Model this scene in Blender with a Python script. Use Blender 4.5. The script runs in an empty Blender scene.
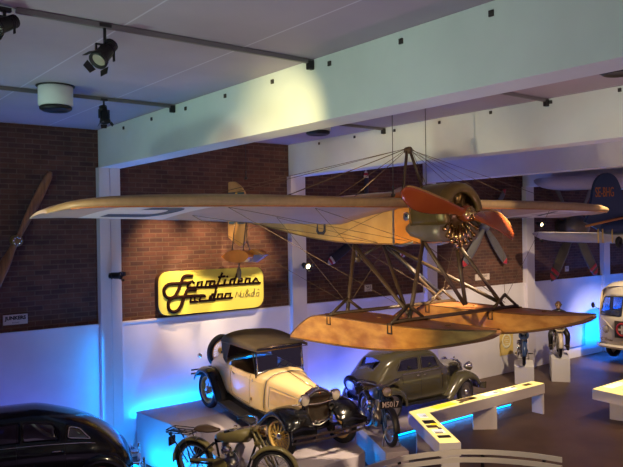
import bpy, bmesh, math, random
from mathutils import Vector, Matrix
from mathutils.geometry import delaunay_2d_cdt
C = bpy.context.scene.collection
PI = math.pi
random.seed(7)
R = math.radians

# ------------------------------------------------------------------ camera
CAMZ = 4.24
D = 12.5                      # distance to the back wall
F = 695.0
d1 = Vector((-543.5, 4.5, 695)).normalized()      # room +Y (into the wall) in camera terms
d2 = Vector((888, -16.5, 695)).normalized()       # room +X (along the wall)
d2 = (d2 - d1 * d2.dot(d1)).normalized()
up = d2.cross(d1)
def ray(px, py):
    r = Vector((px - 311.5, py - 233.5, F))
    return Vector((r.dot(d2), r.dot(d1), r.dot(up)))
def onY(px, py, Y): r = ray(px, py) * 1.0; r *= Y / r.y; return Vector((r.x, r.y, r.z + CAMZ))
def onX(px, py, X): r = ray(px, py) * 1.0; r *= X / r.x; return Vector((r.x, r.y, r.z + CAMZ))
def onZ(px, py, Z): r = ray(px, py) * 1.0; r *= (Z - CAMZ) / r.z; return Vector((r.x, r.y, r.z + CAMZ))

# ------------------------------------------------------------------ materials
def mat(name, col, rough=.6, metal=0, emit=None, es=0, noise=0, nscale=8, bump=0, coat=0, col2=None, alpha=1, trans=0, stretch=None, spec=None):
    m = bpy.data.materials.new(name); m.use_nodes = True
    nt = m.node_tree; b = nt.nodes['Principled BSDF']
    b.inputs['Base Color'].default_value = (*col, 1)
    b.inputs['Roughness'].default_value = rough
    b.inputs['Metallic'].default_value = metal
    b.inputs['Coat Weight'].default_value = coat
    b.inputs['Coat Roughness'].default_value = .08
    if spec is not None: b.inputs['Specular IOR Level'].default_value = spec
    if trans:
        b.inputs['Transmission Weight'].default_value = trans
    if emit:
        b.inputs['Emission Color'].default_value = (*emit, 1); b.inputs['Emission Strength'].default_value = es
    tc = nt.nodes.new('ShaderNodeTexCoord'); mp = nt.nodes.new('ShaderNodeMapping')
    nt.links.new(tc.outputs['Object'], mp.inputs[0])
    if stretch: mp.inputs['Scale'].default_value = stretch
    n = nt.nodes.new('ShaderNodeTexNoise'); n.inputs['Scale'].default_value = nscale; n.inputs['Detail'].default_value = 5
    nt.links.new(mp.outputs[0], n.inputs[0])
    c2 = col2 or tuple(max(0, c * (1 - noise)) for c in col)
    mx = nt.nodes.new('ShaderNodeMix'); mx.data_type = 'RGBA'
    mr = nt.nodes.new('ShaderNodeMapRange'); mr.inputs[1].default_value = .35; mr.inputs[2].default_value = .65
    nt.links.new(n.outputs[0], mr.inputs[0]); nt.links.new(mr.outputs[0], mx.inputs[0])
    mx.inputs[6].default_value = (*col, 1); mx.inputs[7].default_value = (*c2, 1)
    if noise or col2: nt.links.new(mx.outputs[2], b.inputs['Base Color'])
    if bump:
        bp = nt.nodes.new('ShaderNodeBump'); bp.inputs['Strength'].default_value = bump; bp.inputs['Distance'].default_value = .02
        nt.links.new(n.outputs[0], bp.inputs['Height']); nt.links.new(bp.outputs[0], b.inputs['Normal'])
    return m

def glass(name, tint=(.9, .95, 1), rough=.02, clear=.75):
    m = bpy.data.materials.new(name); m.use_nodes = True
    nt = m.node_tree; nt.nodes.clear()
    o = nt.nodes.new('ShaderNodeOutputMaterial'); mx = nt.nodes.new('ShaderNodeMixShader')
    t = nt.nodes.new('ShaderNodeBsdfTransparent'); t.inputs[0].default_value = (*tint, 1)
    g = nt.nodes.new('ShaderNodeBsdfGlossy'); g.inputs['Roughness'].default_value = rough
    mx.inputs[0].default_value = 1 - clear
    nt.links.new(t.outputs[0], mx.inputs[1]); nt.links.new(g.outputs[0], mx.inputs[2]); nt.links.new(mx.outputs[0], o.inputs[0])
    return m

def brick_mat():
    m = bpy.data.materials.new('brick_masonry'); m.use_nodes = True
    nt = m.node_tree; b = nt.nodes['Principled BSDF']
    ge = nt.nodes.new('ShaderNodeNewGeometry'); sp = nt.nodes.new('ShaderNodeSeparateXYZ'); cb = nt.nodes.new('ShaderNodeCombineXYZ')
    nt.links.new(ge.outputs['Position'], sp.inputs[0])
    nt.links.new(sp.outputs[0], cb.inputs[0]); nt.links.new(sp.outputs[2], cb.inputs[1])
    br = nt.nodes.new('ShaderNodeTexBrick')
    br.inputs['Scale'].default_value = 1; br.inputs['Brick Width'].default_value = .27; br.inputs['Row Height'].default_value = .088
    br.inputs['Mortar Size'].default_value = .011; br.inputs['Mortar Smooth'].default_value = .3; br.inputs['Bias'].default_value = -.15
    br.inputs['Color1'].default_value = (.125, .050, .032, 1); br.inputs['Color2'].default_value = (.062, .027, .023, 1)
    br.inputs['Mortar'].default_value = (.135, .08, .055, 1)
    nt.links.new(cb.outputs[0], br.inputs['Vector'])
    n = nt.nodes.new('ShaderNodeTexNoise'); n.inputs['Scale'].default_value = 3; n.inputs['Detail'].default_value = 6
    nt.links.new(cb.outputs[0], n.inputs[0])
    mx = nt.nodes.new('ShaderNodeMix'); mx.data_type = 'RGBA'; mx.blend_type = 'MULTIPLY'; mx.inputs[0].default_value = .6
    nt.links.new(br.outputs['Color'], mx.inputs[6])
    cr = nt.nodes.new('ShaderNodeValToRGB'); cr.color_ramp.elements[0].position = .3; cr.color_ramp.elements[0].color = (.45, .45, .45, 1)
    cr.color_ramp.elements[1].position = .7; cr.color_ramp.elements[1].color = (1.3, 1.2, 1.15, 1)
    nt.links.new(n.outputs[0], cr.inputs[0]); nt.links.new(cr.outputs[0], mx.inputs[7])
    nt.links.new(mx.outputs[2], b.inputs['Base Color'])
    b.inputs['Roughness'].default_value = .85
    bp = nt.nodes.new('ShaderNodeBump'); bp.inputs['Strength'].default_value = .6; bp.inputs['Distance'].default_value = .012; bp.invert = True
    nt.links.new(br.outputs['Fac'], bp.inputs['Height']); nt.links.new(bp.outputs[0], b.inputs['Normal'])
    return m

def panel_mat(name, base, line, w, h, axes='XY', mortar=.006, noise=.12):
    m = bpy.data.materials.new(name); m.use_nodes = True
    nt = m.node_tree; b = nt.nodes['Principled BSDF']
    ge = nt.nodes.new('ShaderNodeNewGeometry'); sp = nt.nodes.new('ShaderNodeSeparateXYZ'); cb = nt.nodes.new('ShaderNodeCombineXYZ')
    nt.links.new(ge.outputs['Position'], sp.inputs[0])
    i = 'XYZ'.index(axes[0]); j = 'XYZ'.index(axes[1])
    nt.links.new(sp.outputs[i], cb.inputs[0]); nt.links.new(sp.outputs[j], cb.inputs[1])
    br = nt.nodes.new('ShaderNodeTexBrick'); br.offset = 0
    br.inputs['Scale'].default_value = 1; br.inputs['Brick Width'].default_value = w; br.inputs['Row Height'].default_value = h
    br.inputs['Mortar Size'].default_value = mortar; br.inputs['Mortar Smooth'].default_value = .5
    br.inputs['Color1'].default_value = (*base, 1); br.inputs['Color2'].default_value = (*[c * .94 for c in base], 1); br.inputs['Mortar'].default_value = (*line, 1)
    nt.links.new(cb.outputs[0], br.inputs['Vector'])
    n = nt.nodes.new('ShaderNodeTexNoise'); n.inputs['Scale'].default_value = .9; n.inputs['Detail'].default_value = 5
    nt.links.new(cb.outputs[0], n.inputs[0])
    mx = nt.nodes.new('ShaderNodeMix'); mx.data_type = 'RGBA'; mx.blend_type = 'MULTIPLY'; mx.inputs[0].default_value = 1
    mr = nt.nodes.new('ShaderNodeMapRange'); mr.inputs[1].default_value = .3; mr.inputs[2].default_value = .7; mr.inputs[3].default_value = 1 - noise; mr.inputs[4].default_value = 1
    nt.links.new(n.outputs[0], mr.inputs[0])
    nt.links.new(br.outputs['Color'], mx.inputs[6]); nt.links.new(mr.outputs[0], mx.inputs[7]); nt.links.new(mx.outputs[2], b.inputs['Base Color'])
    b.inputs['Roughness'].default_value = .7
    return m

M = {}
M['brick'] = brick_mat()
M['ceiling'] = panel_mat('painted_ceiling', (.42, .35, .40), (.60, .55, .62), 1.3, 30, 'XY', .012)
M['white_wall'] = mat('white_plaster', (.78, .74, .76), .8, noise=.08, nscale=1.5)
M['beam'] = mat('pale_painted_concrete', (.80, .83, .77), .75, noise=.08, nscale=1.2)
M['pillar'] = mat('white_painted_steel', (.74, .68, .68), .6, noise=.05, nscale=2)
M['floor'] = mat('dark_concrete_floor', (.085, .052, .038), .55, noise=.3, nscale=1.2, bump=.03, col2=(.12, .075, .055), spec=.35)
M['plinth'] = mat('grey_lilac_platform_paint', (.44, .38, .41), .6, noise=.08, nscale=2)
M['white'] = mat('white_lacquer', (.74, .72, .72), .5)
M['black_metal'] = mat('black_metal', (.02, .018, .018), .45, .3)
M['bolt'] = mat('rusty_bolt', (.05, .04, .035), .7)
M['track'] = mat('grey_track_profile', (.16, .14, .14), .5)
M['chrome'] = mat('chrome', (.75, .72, .68), .14, 1)
M['steel'] = mat('steel', (.45, .42, .38), .35, 1)
M['tyre'] = mat('black_rubber', (.014, .013, .014), .75, noise=.3, nscale=20)
M['black_paint'] = mat('black_gloss_paint', (.006, .006, .007), .20, coat=.35, spec=.3)
M['cream'] = mat('cream_car_paint', (.82, .58, .27), .32, coat=.7)
M['yellow_wheel'] = mat('yellow_spoke_paint', (.72, .47, .12), .4)
M['canvas'] = mat('brown_canvas', (.115, .08, .042), .75, noise=.15, nscale=6, bump=.1)
M['olive'] = mat('olive_car_paint', (.10, .088, .042), .22, coat=.8)
M['interior'] = mat('dark_upholstery', (.03, .022, .018), .8)
M['glass'] = glass('window_glass', (.55, .62, .75), .03, .88)
M['dark_glass'] = glass('dark_window_glass', (.04, .045, .06), .03, .82)
M['lens'] = mat('headlamp_lens', (.72, .62, .48), .12, .55)
M['moss'] = mat('khaki_paint', (.22, .18, .06), .32, coat=.6)
M['brown_leather'] = mat('brown_leather', (.07, .04, .02), .5)
M['strut'] = mat('olive_brown_strut_paint', (.065, .04, .02), .45, noise=.2, nscale=12)
M['wire'] = mat('rigging_wire', (.13, .085, .045), .8, 0)
M['cable'] = mat('dark_cable', (.05, .045, .04), .5, .3)
M['cowl'] = mat('olive_bronze_cowling', (.19, .125, .035), .33, .45, noise=.25, nscale=4)
M['alu'] = mat('grey_metal_fairing', (.22, .18, .13), .4, .5, noise=.2, nscale=6)
M['brass'] = mat('brass', (.55, .36, .14), .25, 1)
M['copper_tube'] = mat('bronze_engine_metal', (.34, .23, .10), .32, .9)
M['plywood'] = mat('varnished_plywood', (.66, .38, .12), .38, noise=0, nscale=2.4, col2=(.52, .27, .075), coat=.4, stretch=(1, 1, .6))
M['float_ply'] = mat('golden_float_plywood', (.72, .38, .08), .34, nscale=4.5, col2=(.46, .19, .035), coat=.5, stretch=(1.6, .8, 2))
M['deck_ply'] = mat('reddish_deck_plywood', (.42, .16, .045), .45, nscale=4, col2=(.32, .11, .03), coat=.3, stretch=(3, .6, 1))
M['orange_ply'] = mat('orange_varnished_wood', (.74, .27, .04), .35, nscale=3, col2=(.58, .19, .03), coat=.5)
M['rub'] = mat('brown_wood_edge', (.20, .10, .03), .5)
M['fabric'] = mat('doped_linen', (.50, .35, .27), .6, nscale=2, noise=.08)
M['fabric_white'] = mat('white_painted_linen', (.74, .66, .60), .6, noise=.05)
M['le'] = mat('golden_wing_edge', (.36, .24, .11), .45, nscale=5, noise=.15, stretch=(3, 1, 1))
M['mark'] = mat('faded_black_marking', (.045, .038, .05), .6)
M['prop_red'] = mat('red_brown_varnish', (.21, .048, .008), .22, nscale=2, col2=(.17, .03, .008), coat=.2)
M['prop_wood'] = mat('laminated_propeller_wood', (.30, .115, .035), .35, nscale=5, col2=(.17, .06, .022), coat=.6, stretch=(6, 1, .5))
M['prop_edge'] = mat('worn_brown_edge', (.22, .11, .03), .4)
M['green_sq'] = mat('blue_green_marking', (.05, .12, .14), .6)
M['yellow_mark'] = mat('yellow_marking', (.75, .50, .06), .6)
M['sign'] = mat('yellow_sign_face', (.95, .80, .12), .5)
M['sign_edge'] = mat('brown_sign_edge', (.07, .025, .012), .6)
M['letter'] = mat('dark_brown_letter', (.022, .008, .005), .9, spec=.05)
M['thin_letter'] = mat('olive_thin_letter', (.20, .15, .03), .6)
M['grey_blade'] = mat('grey_propeller_paint', (.11, .10, .10), .5, noise=.15)
M['dark_blade'] = mat('dark_blue_propeller_paint', (.018, .017, .025), .45)
M['olive_blade'] = mat('grey_green_propeller_paint', (.10, .085, .055), .5, noise=.3, nscale=3)
M['red'] = mat('red_paint', (.40, .02, .03), .45)
M['plate'] = mat('pale_label_plate', (.62, .52, .46), .6)
M['ink'] = mat('dark_ink', (.03, .02, .02), .6)
M['blue_plane'] = mat('dark_blue_aircraft_paint', (.008, .032, .085), .4, noise=.1)
M['orange_text'] = mat('orange_marking_paint', (.46, .17, .03), .5)
M['pale_wing'] = mat('pale_wing_fabric', (.52, .44, .38), .6, noise=.08)
M['van_white'] = mat('cream_white_van_paint', (.82, .72, .55), .35, coat=.5)
M['table_top'] = mat('backlit_yellow_panel', (.9, .75, .3), .5, emit=(1, .76, .22), es=.75)
M['rail'] = mat('cream_rail_paint', (.72, .68, .58), .4)
M['led'] = mat('blue_light_strip', (.1, .5, 1), .5, emit=(.0, .30, 1), es=5)
M['photo_dark'] = mat('dark_picture', (.05, .04, .03), .5)
M['photo_mid'] = mat('brown_picture', (.30, .2, .1), .5)
M['photo_pale'] = mat('pale_caption_sheet', (.85, .85, .8), .5, emit=(.9, .85, .75), es=.6)
M['photo_yellow'] = mat('saturated_yellow_picture', (.95, .65, .03), .5, emit=(1, .6, .02), es=.9)
M['leather_black'] = mat('black_leather', (.018, .015, .018), .42, noise=.2)
M['helmet'] = mat('brown_leather_helmet', (.09, .04, .02), .5)
M['skin'] = mat('mannequin_skin', (.42, .26, .17), .6)
M['enamel'] = mat('ivory_enamel', (.62, .52, .38), .35, coat=.5)
M['blue_enamel'] = mat('blue_enamel', (.02, .05, .14), .35, coat=.5)
M['poster'] = mat('yellow_poster_paper', (.85, .62, .18), .7, noise=.1)
M['poster_art'] = mat('pale_poster_ring', (.92, .85, .55), .7)
M['picture_paper'] = mat('grey_print', (.50, .45, .45), .6)
M['white_lens'] = mat('lit_lamp_lens', (1, .9, .6), .3, emit=(1, .78, .40), es=9)
M['mauve_lit'] = mat('mauve_lit_float_bottom', (.30, .24, .34), .5)  # mauve ambient light put into the float's colour

# ------------------------------------------------------------------ mesh collector
class MB:
    def __init__(s): s.v = []; s.f = []; s.s = []
    def add(s, v, f, smooth=True, m=None):
        o = len(s.v)
        s.v += [tuple(m @ Vector(p)) if m else tuple(p) for p in v]
        for q in f: s.f.append([i + o for i in q]); s.s.append(smooth)
        return s
    def box(s, c, d, rot=None, m=None):
        x, y, z = [k / 2 for k in d]
        v = [Vector((a * x, b * y, e * z)) for a in (-1, 1) for b in (-1, 1) for e in (-1, 1)]
        if rot is not None: v = [rot @ p for p in v]
        v = [p + Vector(c) for p in v]
        return s.add(v, [(0, 1, 3, 2), (4, 6, 7, 5), (0, 4, 5, 1), (2, 3, 7, 6), (0, 2, 6, 4), (1, 5, 7, 3)], False, m)
    def tube(s, pts, r, n=8, cap=True, closed=False, m=None, flat=None):
        pts = [Vector(p) for p in pts]; k = len(pts)
        rs = r if isinstance(r, (list, tuple)) else [r] * k
        v = []; t0 = None; nrm = None
        for i, p in enumerate(pts):
            a = pts[i - 1] if (i > 0 or closed) else p
            b = pts[(i + 1) % k] if (i < k - 1 or closed) else p
            t = (b - a).normalized() if (b - a).length > 1e-9 else Vector((0, 0, 1))
            if nrm is None:
                nrm = t.orthogonal().normalized()
                if flat is not None: nrm = (Vector(flat) - t * t.dot(Vector(flat))).normalized()
            else:
                nrm = (nrm - t * nrm.dot(t))
                if nrm.length < 1e-6: nrm = t.orthogonal()
                nrm.normalize()
            bi = t.cross(nrm)
            for j in range(n):
                an = 2 * PI * j / n
                v.append(p + (nrm * math.cos(an) + bi * math.sin(an)) * rs[i])
        f = []
        for i in range(k if closed else k - 1):
            for j in range(n):
                i2 = (i + 1) % k
                f.append((i * n + j, i * n + (j + 1) % n, i2 * n + (j + 1) % n, i2 * n + j))
        if cap and not closed: f.append(tuple(range(n))[::-1]); f.append(tuple((k - 1) * n + j for j in range(n)))
        return s.add(v, f, n > 5, m)
    def lathe(s, prof, n=24, axis='z', m=None, closed=False, c=(0, 0, 0)):
        v = []; k = len(prof)
        for j in range(n):
            a = 2 * PI * j / n
            for (r, h) in prof:
                p = (r * math.cos(a), r * math.sin(a), h)
                if axis == 'y': p = (p[0], p[2], p[1])
                if axis == 'x': p = (p[2], p[0], p[1])
                v.append(Vector(p) + Vector(c))
        f = []
        for j in range(n):
            j2 = (j + 1) % n
            for i in range(k if closed else k - 1):
                i2 = (i + 1) % k
                f.append((j * k + i, j2 * k + i, j2 * k + i2, j * k + i2))
        return s.add(v, f, True, m)
    def loft(s, rings, cap=True, smooth=True, m=None, closed=True):
        n = len(rings[0]); v = [p for r in rings for p in r]; f = []
        for i in range(len(rings) - 1):
            for j in range(n if closed else n - 1):
                j2 = (j + 1) % n
                f.append((i * n + j, i * n + j2, (i + 1) * n + j2, (i + 1) * n + j))
        s.add(v, f, smooth, m)
        if cap:
            s.add(rings[0], [tuple(range(n))[::-1]], False, m); s.add(rings[-1], [tuple(range(n))], False, m)
        return s
    def prism(s, poly, w0, w1, axes='xz', m=None, smooth=False):
        def P(a, b, w):
            if axes == 'xz': return (a, w, b)
            if axes == 'xy': return (a, b, w)
            return (w, a, b)
        n = len(poly)
        v = [P(a, b, w0) for a, b in poly] + [P(a, b, w1) for a, b in poly]
        f = [tuple(range(n))[::-1], tuple(range(n, 2 * n))] + [(i, (i + 1) % n, n + (i + 1) % n, n + i) for i in range(n)]
        return s.add(v, f, smooth, m)
    def sphere(s, c, r, n=16, m=None):
        rr = r if isinstance(r, (tuple, list)) else (r, r, r)
        v = []; f = []; k = n // 2
        for i in range(k + 1):
            a = PI * i / k
            for j in range(n):
                b = 2 * PI * j / n
                v.append(Vector((math.sin(a) * math.cos(b) * rr[0] + c[0], math.sin(a) * math.sin(b) * rr[1] + c[1], math.cos(a) * rr[2] + c[2])))
        for i in range(k):
            for j in range(n): f.append((i * n + j, (i + 1) * n + j, (i + 1) * n + (j + 1) % n, i * n + (j + 1) % n))
        return s.add(v, f, True, m)
    def build(s, name, material, parent=None, bevel=0, solid=0, loc=None, rot=None, sub=0, off=-1, weld=False):
        me = bpy.data.meshes.new(name)
        bm = bmesh.new()
        vs = [bm.verts.new(p) for p in s.v]
        for q, sm in zip(s.f, s.s):
            if len(set(q)) < 3: continue
            try: fc = bm.faces.new([vs[i] for i in q]); fc.smooth = sm
            except ValueError: pass
        if weld: bmesh.ops.remove_doubles(bm, verts=bm.verts, dist=1e-4)
        else: bmesh.ops.remove_doubles(bm, verts=bm.verts, dist=1e-6)
        bmesh.ops.recalc_face_normals(bm, faces=bm.faces)
        bm.to_mesh(me); bm.free()
        o = bpy.data.objects.new(name, me); C.objects.link(o)
        me.materials.append(material)
        if parent: o.parent = parent
        if loc: o.location = loc
        if rot: o.rotation_euler = rot
        if solid:
            md = o.modifiers.new('solid', 'SOLIDIFY'); md.thickness = solid; md.offset = off
        if sub:
            md = o.modifiers.new('sub', 'SUBSURF'); md.levels = sub; md.render_levels = sub
        if bevel:
            md = o.modifiers.new('bev', 'BEVEL'); md.width = bevel; md.segments = 2; md.limit_method = 'ANGLE'; md.angle_limit = R(40)
            md.harden_normals = False
        return o

def thing(name, label, cat, loc=(0, 0, 0), rz=0, group=None, rot=None):
    o = bpy.data.objects.new(name, None); C.objects.link(o); o.empty_display_size = .2
    o.location = loc; o.rotation_euler = rot if rot else (0, 0, rz)
    o['label'] = label; o['category'] = cat
    if group: o['group'] = group
    return o
def tag(o, label, cat, group=None, kind=None):
    o['label'] = label; o['category'] = cat
    if group: o['group'] = group
    if kind: o['kind'] = kind
    return o
def struct(o, label=None):
    o['kind'] = 'structure'
    if label: o['label'] = label
    return o
def dup(root, loc, rz=None, label=None, rot=None):
    r = root.copy(); C.objects.link(r); r.location = loc
    if rz is not None: r.rotation_euler = (0, 0, rz)
    if rot is not None: r.rotation_euler = rot
    if label: r['label'] = label
    for ch in list(root.children):
        c = ch.copy(); C.objects.link(c); c.parent = r
        for g in ch.children:
            d = g.copy(); C.objects.link(d); d.parent = c
    return r

def text(body, size, material, parent=None, name='lettering', m=None, ext=.004, font_shear=0, bold=0, align='CENTER', sx=1):
    cu = bpy.data.curves.new(name, 'FONT'); cu.body = body; cu.size = size; cu.extrude = ext; cu.align_x = align; cu.align_y = 'CENTER'
    cu.shear = font_shear; cu.offset = bold; cu.resolution_u = 3
    t = bpy.data.objects.new(name + '_source', cu); C.objects.link(t)
    dg = bpy.context.evaluated_depsgraph_get(); dg.update()
    me = bpy.data.meshes.new_from_object(t.evaluated_get(dg)); me.name = name
    C.objects.unlink(t); bpy.data.objects.remove(t)
    me.transform(Matrix.Diagonal((sx, 1, 1, 1)))
    if m: me.transform(m)
    me.materials.clear(); me.materials.append(material)
    o = bpy.data.objects.new(name, me); C.objects.link(o)
    if parent: o.parent = parent
    return o

# ------------------------------------------------------------------ curves / surfaces
def herm(xs, ys, x):
    n = len(xs)
    if x <= xs[0]: return ys[0]
    if x >= xs[-1]: return ys[-1]
    for i in range(n - 1):
        if x <= xs[i + 1]: break
    h = xs[i + 1] - xs[i]
    def sl(k):
        if k == 0: return (ys[1] - ys[0]) / (xs[1] - xs[0])
        if k == n - 1: return (ys[-1] - ys[-2]) / (xs[-1] - xs[-2])
        a = (ys[k] - ys[k - 1]) / (xs[k] - xs[k - 1]); b = (ys[k + 1] - ys[k]) / (xs[k + 1] - xs[k])
        if a * b <= 0: return 0
        return 2 * a * b / (a + b)
    t = (x - xs[i]) / h; t2 = t * t; t3 = t2 * t
    return (2 * t3 - 3 * t2 + 1) * ys[i] + (t3 - 2 * t2 + t) * h * sl(i) + (-2 * t3 + 3 * t2) * ys[i + 1] + (t3 - t2) * h * sl(i + 1)
def catm(pts, t):
    n = len(pts) - 1; t = min(max(t, 0), 1) * n; i = min(int(t), n - 1); u = t - i
    g = lambda k: Vector(pts[min(max(k, 0), n)])
    p0, p1, p2, p3 = g(i - 1), g(i), g(i + 1), g(i + 2)
    if i == 0: p0 = p1 * 2 - p2
    if i == n - 1: p3 = p2 * 2 - p1
    return .5 * ((2 * p1) + (p2 - p0) * u + (2 * p0 - 5 * p1 + 4 * p2 - p3) * u * u + (3 * p1 - p0 - 3 * p2 + p3) * u ** 3)
def spl(pts, n): return [catm(pts, i / n) for i in range(n + 1)]
def surf(st):
    xs = [s[0] for s in st]; N = len(st[0][1])
    def S(x, v, off=0):
        pts = [(herm(xs, [s[1][k][0] for s in st], x), herm(xs, [s[1][k][1] for s in st], x), 0) for k in range(N)]
        if v >= 1: p = Vector(pts[-1])
        else: p = catm(pts, v)
        if off:
            c = Vector((0, pts[1][1], 0)); d = (p - Vector((0, (pts[0][1] + pts[-1][1]) / 2, 0)))
            if d.length > 1e-6: p = p + d.normalized() * off
        return Vector((x, p.x, p.y))
    return S
def inpoly(p, poly):
    c = False; n = len(poly); x, y = p; j = n - 1
    for i in range(n):
        xi, yi = poly[i]; xj, yj = poly[j]
        if (yi > y) != (yj > y) and x < (xj - xi) * (y - yi) / (yj - yi + 1e-15) + xi: c = not c
        j = i
    return c
def dens(poly, dx, dy):
    out = []
    for i in range(len(poly)):
        a = poly[i]; b = poly[(i + 1) % len(poly)]
        k = max(1, int(math.ceil(max(abs(b[0] - a[0]) / dx, abs(b[1] - a[1]) / dy))))
        for j in range(k): out.append((a[0] + (b[0] - a[0]) * j / k, a[1] + (b[1] - a[1]) * j / k))
    return out
def rpoly(poly, r, sy=1, n=4):
    out = []; k = len(poly)
    for i in range(k):
        p = Vector((poly[i][0], poly[i][1] / sy)); a = Vector((poly[i - 1][0], poly[i - 1][1] / sy)); b = Vector((poly[(i + 1) % k][0], poly[(i + 1) % k][1] / sy))
        ra = min(r, (a - p).length * .45); rb = min(r, (b - p).length * .45)
        q0 = p + (a - p).normalized() * ra; q1 = p + (b - p).normalized() * rb
        for j in range(n + 1):
            t = j / n; q = q0 * (1 - t) ** 2 + p * 2 * t * (1 - t) + q1 * t * t
            out.append((q.x, q.y * sy))
    return out
def cdt(outline, holes, dx, dy):
    loops = [dens(outline, dx, dy)] + [dens(h, dx, dy) for h in holes]
    V = []; E = []
    for lp in loops:
        o = len(V); V += [Vector(p) for p in lp]; E += [(o + i, o + (i + 1) % len(lp)) for i in range(len(lp))]
    xs = [p[0] for p in loops[0]]; ys = [p[1] for p in loops[0]]
    bd = [tuple(v) for v in V]
    nx = int((max(xs) - min(xs)) / dx) + 1; ny = int((max(ys) - min(ys)) / dy) + 1
    for i in range(nx + 1):
        for j in range(ny + 1):
            p = (min(xs) + (i + .01) * dx, min(ys) + (j + .013) * dy)
            if not inpoly(p, loops[0]) or any(inpoly(p, h) for h in loops[1:]): continue
            if any(abs(q[0] - p[0]) < dx * .45 and abs(q[1] - p[1]) < dy * .45 for q in bd): continue
            V.append(Vector(p))
    r = delaunay_2d_cdt(V, E, [], 0, 1e-6)
    vo, fo = r[0], r[2]; F_ = []
    for f in fo:
        c = (sum(vo[i][0] for i in f) / len(f), sum(vo[i][1] for i in f) / len(f))
        if inpoly(c, loops[0]) and not any(inpoly(c, h) for h in loops[1:]): F_.append(tuple(f))
    return [tuple(v) for v in vo], F_
def panel(mb, S, outline, holes=(), dx=.09, dv=.06, mirror=True, off=0):
    v, f = cdt(outline, holes, dx, dv)
    P = [S(a, b, off) for a, b in v]
    mb.add(P, f)
    if mirror == True: mb.add([(p.x, -p.y, p.z) for p in P], f)
    if mirror == 'only':
        o = len(P); del mb.v[-o:]; del mb.f[-len(f):]; del mb.s[-len(f):]
        mb.add([(p.x, -p.y, p.z) for p in P], f)
    return mb
def grid(mb, S, u0, u1, v0, v1, nu, nv, mirror=True):
    P = [S(u0 + (u1 - u0) * i / nu, v0 + (v1 - v0) * j / nv) for i in range(nu + 1) for j in range(nv + 1)]
    f = [(i * (nv + 1) + j, i * (nv + 1) + j + 1, (i + 1) * (nv + 1) + j + 1, (i + 1) * (nv + 1) + j) for i in range(nu) for j in range(nv)]
    mb.add(P, f)
    if mirror: mb.add([(p.x, -p.y, p.z) for p in P], f)
    return mb
# ------------------------------------------------------------------ the room
CEIL = CAMZ + 1.9; BB = CAMZ + 1.2
BRK = 2.575
struct(MB().box((14, 4, -.1), (36, 19, .2)).build('floor', M['floor']))
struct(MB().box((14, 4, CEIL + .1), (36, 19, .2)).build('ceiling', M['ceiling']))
struct(MB().box((14, D + .15, (BRK + CEIL) / 2), (36, .3, CEIL - BRK)).build('wall_back', M['brick']))
w = MB().box((14, D + .1, BRK / 2), (36, .3, BRK)); w.box((14, D - .055, BRK - .02), (36, .03, .04))
struct(w.build('wall_back_plaster', M['white_wall']))
struct(MB().box((-4.1, 4, CEIL / 2), (.2, 19, CEIL)).build('wall_left', M['white_wall']))
PX = [.47 + 4.34 * k for k in range(0, 7)]
tn = 1
for k, x in enumerate(PX):
    b = MB().box((x + .2, 4, (BB + CEIL) / 2), (.4, 17, CEIL - BB))
    ob = struct(b.build('trim_%d' % tn, M['beam'], bevel=.006)); tn += 1
    beam1 = ob if k == 1 else (beam1 if k > 1 else None)
    if k == 2: beam2 = ob
    if k > 0:
        p = MB()
        p.box((x + .05, D - .08, BB / 2), (.20, .16, BB)); p.box((x + .26, D - .07, BB / 2), (.20, .14, BB)); p.box((x + .155, D - .05, BB / 2), (.05, .09, BB))
        struct(p.build('trim_%d' % tn, M['pillar'], bevel=.005)); tn += 1
def bolts(beam, x, pts):
    for px, py in pts:
        q = onX(px, py, x)
        m = MB().box((q.x - .008, q.y, q.z), (.02, .045, .05)); m.box((q.x - .015, q.y - .01, q.z), (.02, .02, .02))
        o = m.build('bolt_plate', M['bolt'], beam)
bolts(beam1, PX[1], [(124, 128), (152, 119), (186, 108.6), (225.6, 96), (272.8, 81.7), (330, 63.6), (401.5, 41.4), (491.8, 13.5)])
bolts(beam2, PX[2], [(319.4, 143.5), (354.8, 137), (394.7, 130.5), (439.7, 122.5), (491, 112.5), (551, 102), (620, 90)])

# lighting tracks on the ceiling
def track(x0, x1, y, label):
    m = MB().box(((x0 + x1) / 2, y, CEIL - .03), (x1 - x0, .04, .045)); m.box(((x0 + x1) / 2, y, CEIL - .048), (x1 - x0 - .04, .02, .01))
    o = thing('lighting_track', label, 'track', (0, 0, 0), group='lighting tracks on the ceiling')
    a = m.build('rail', M['track'], o)
    MB().box((x1 - .04, y, CEIL - .07), (.08, .06, .10)).build('end_box', M['black_metal'], o, bevel=.01)
track(1.66, PX[1], 6.08, 'long grey lighting track in the first bay, the one nearest the top left corner')
track(-1, PX[1], 9.42, 'grey lighting track in the first bay running past the white ceiling drum')
track(6.9, PX[2], 9.42, 'grey lighting track in the second bay, above the cabane of the floatplane')
track(6.6, PX[2], 5.96, 'grey lighting track in the second bay, ending by the shaded top right beam')

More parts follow.
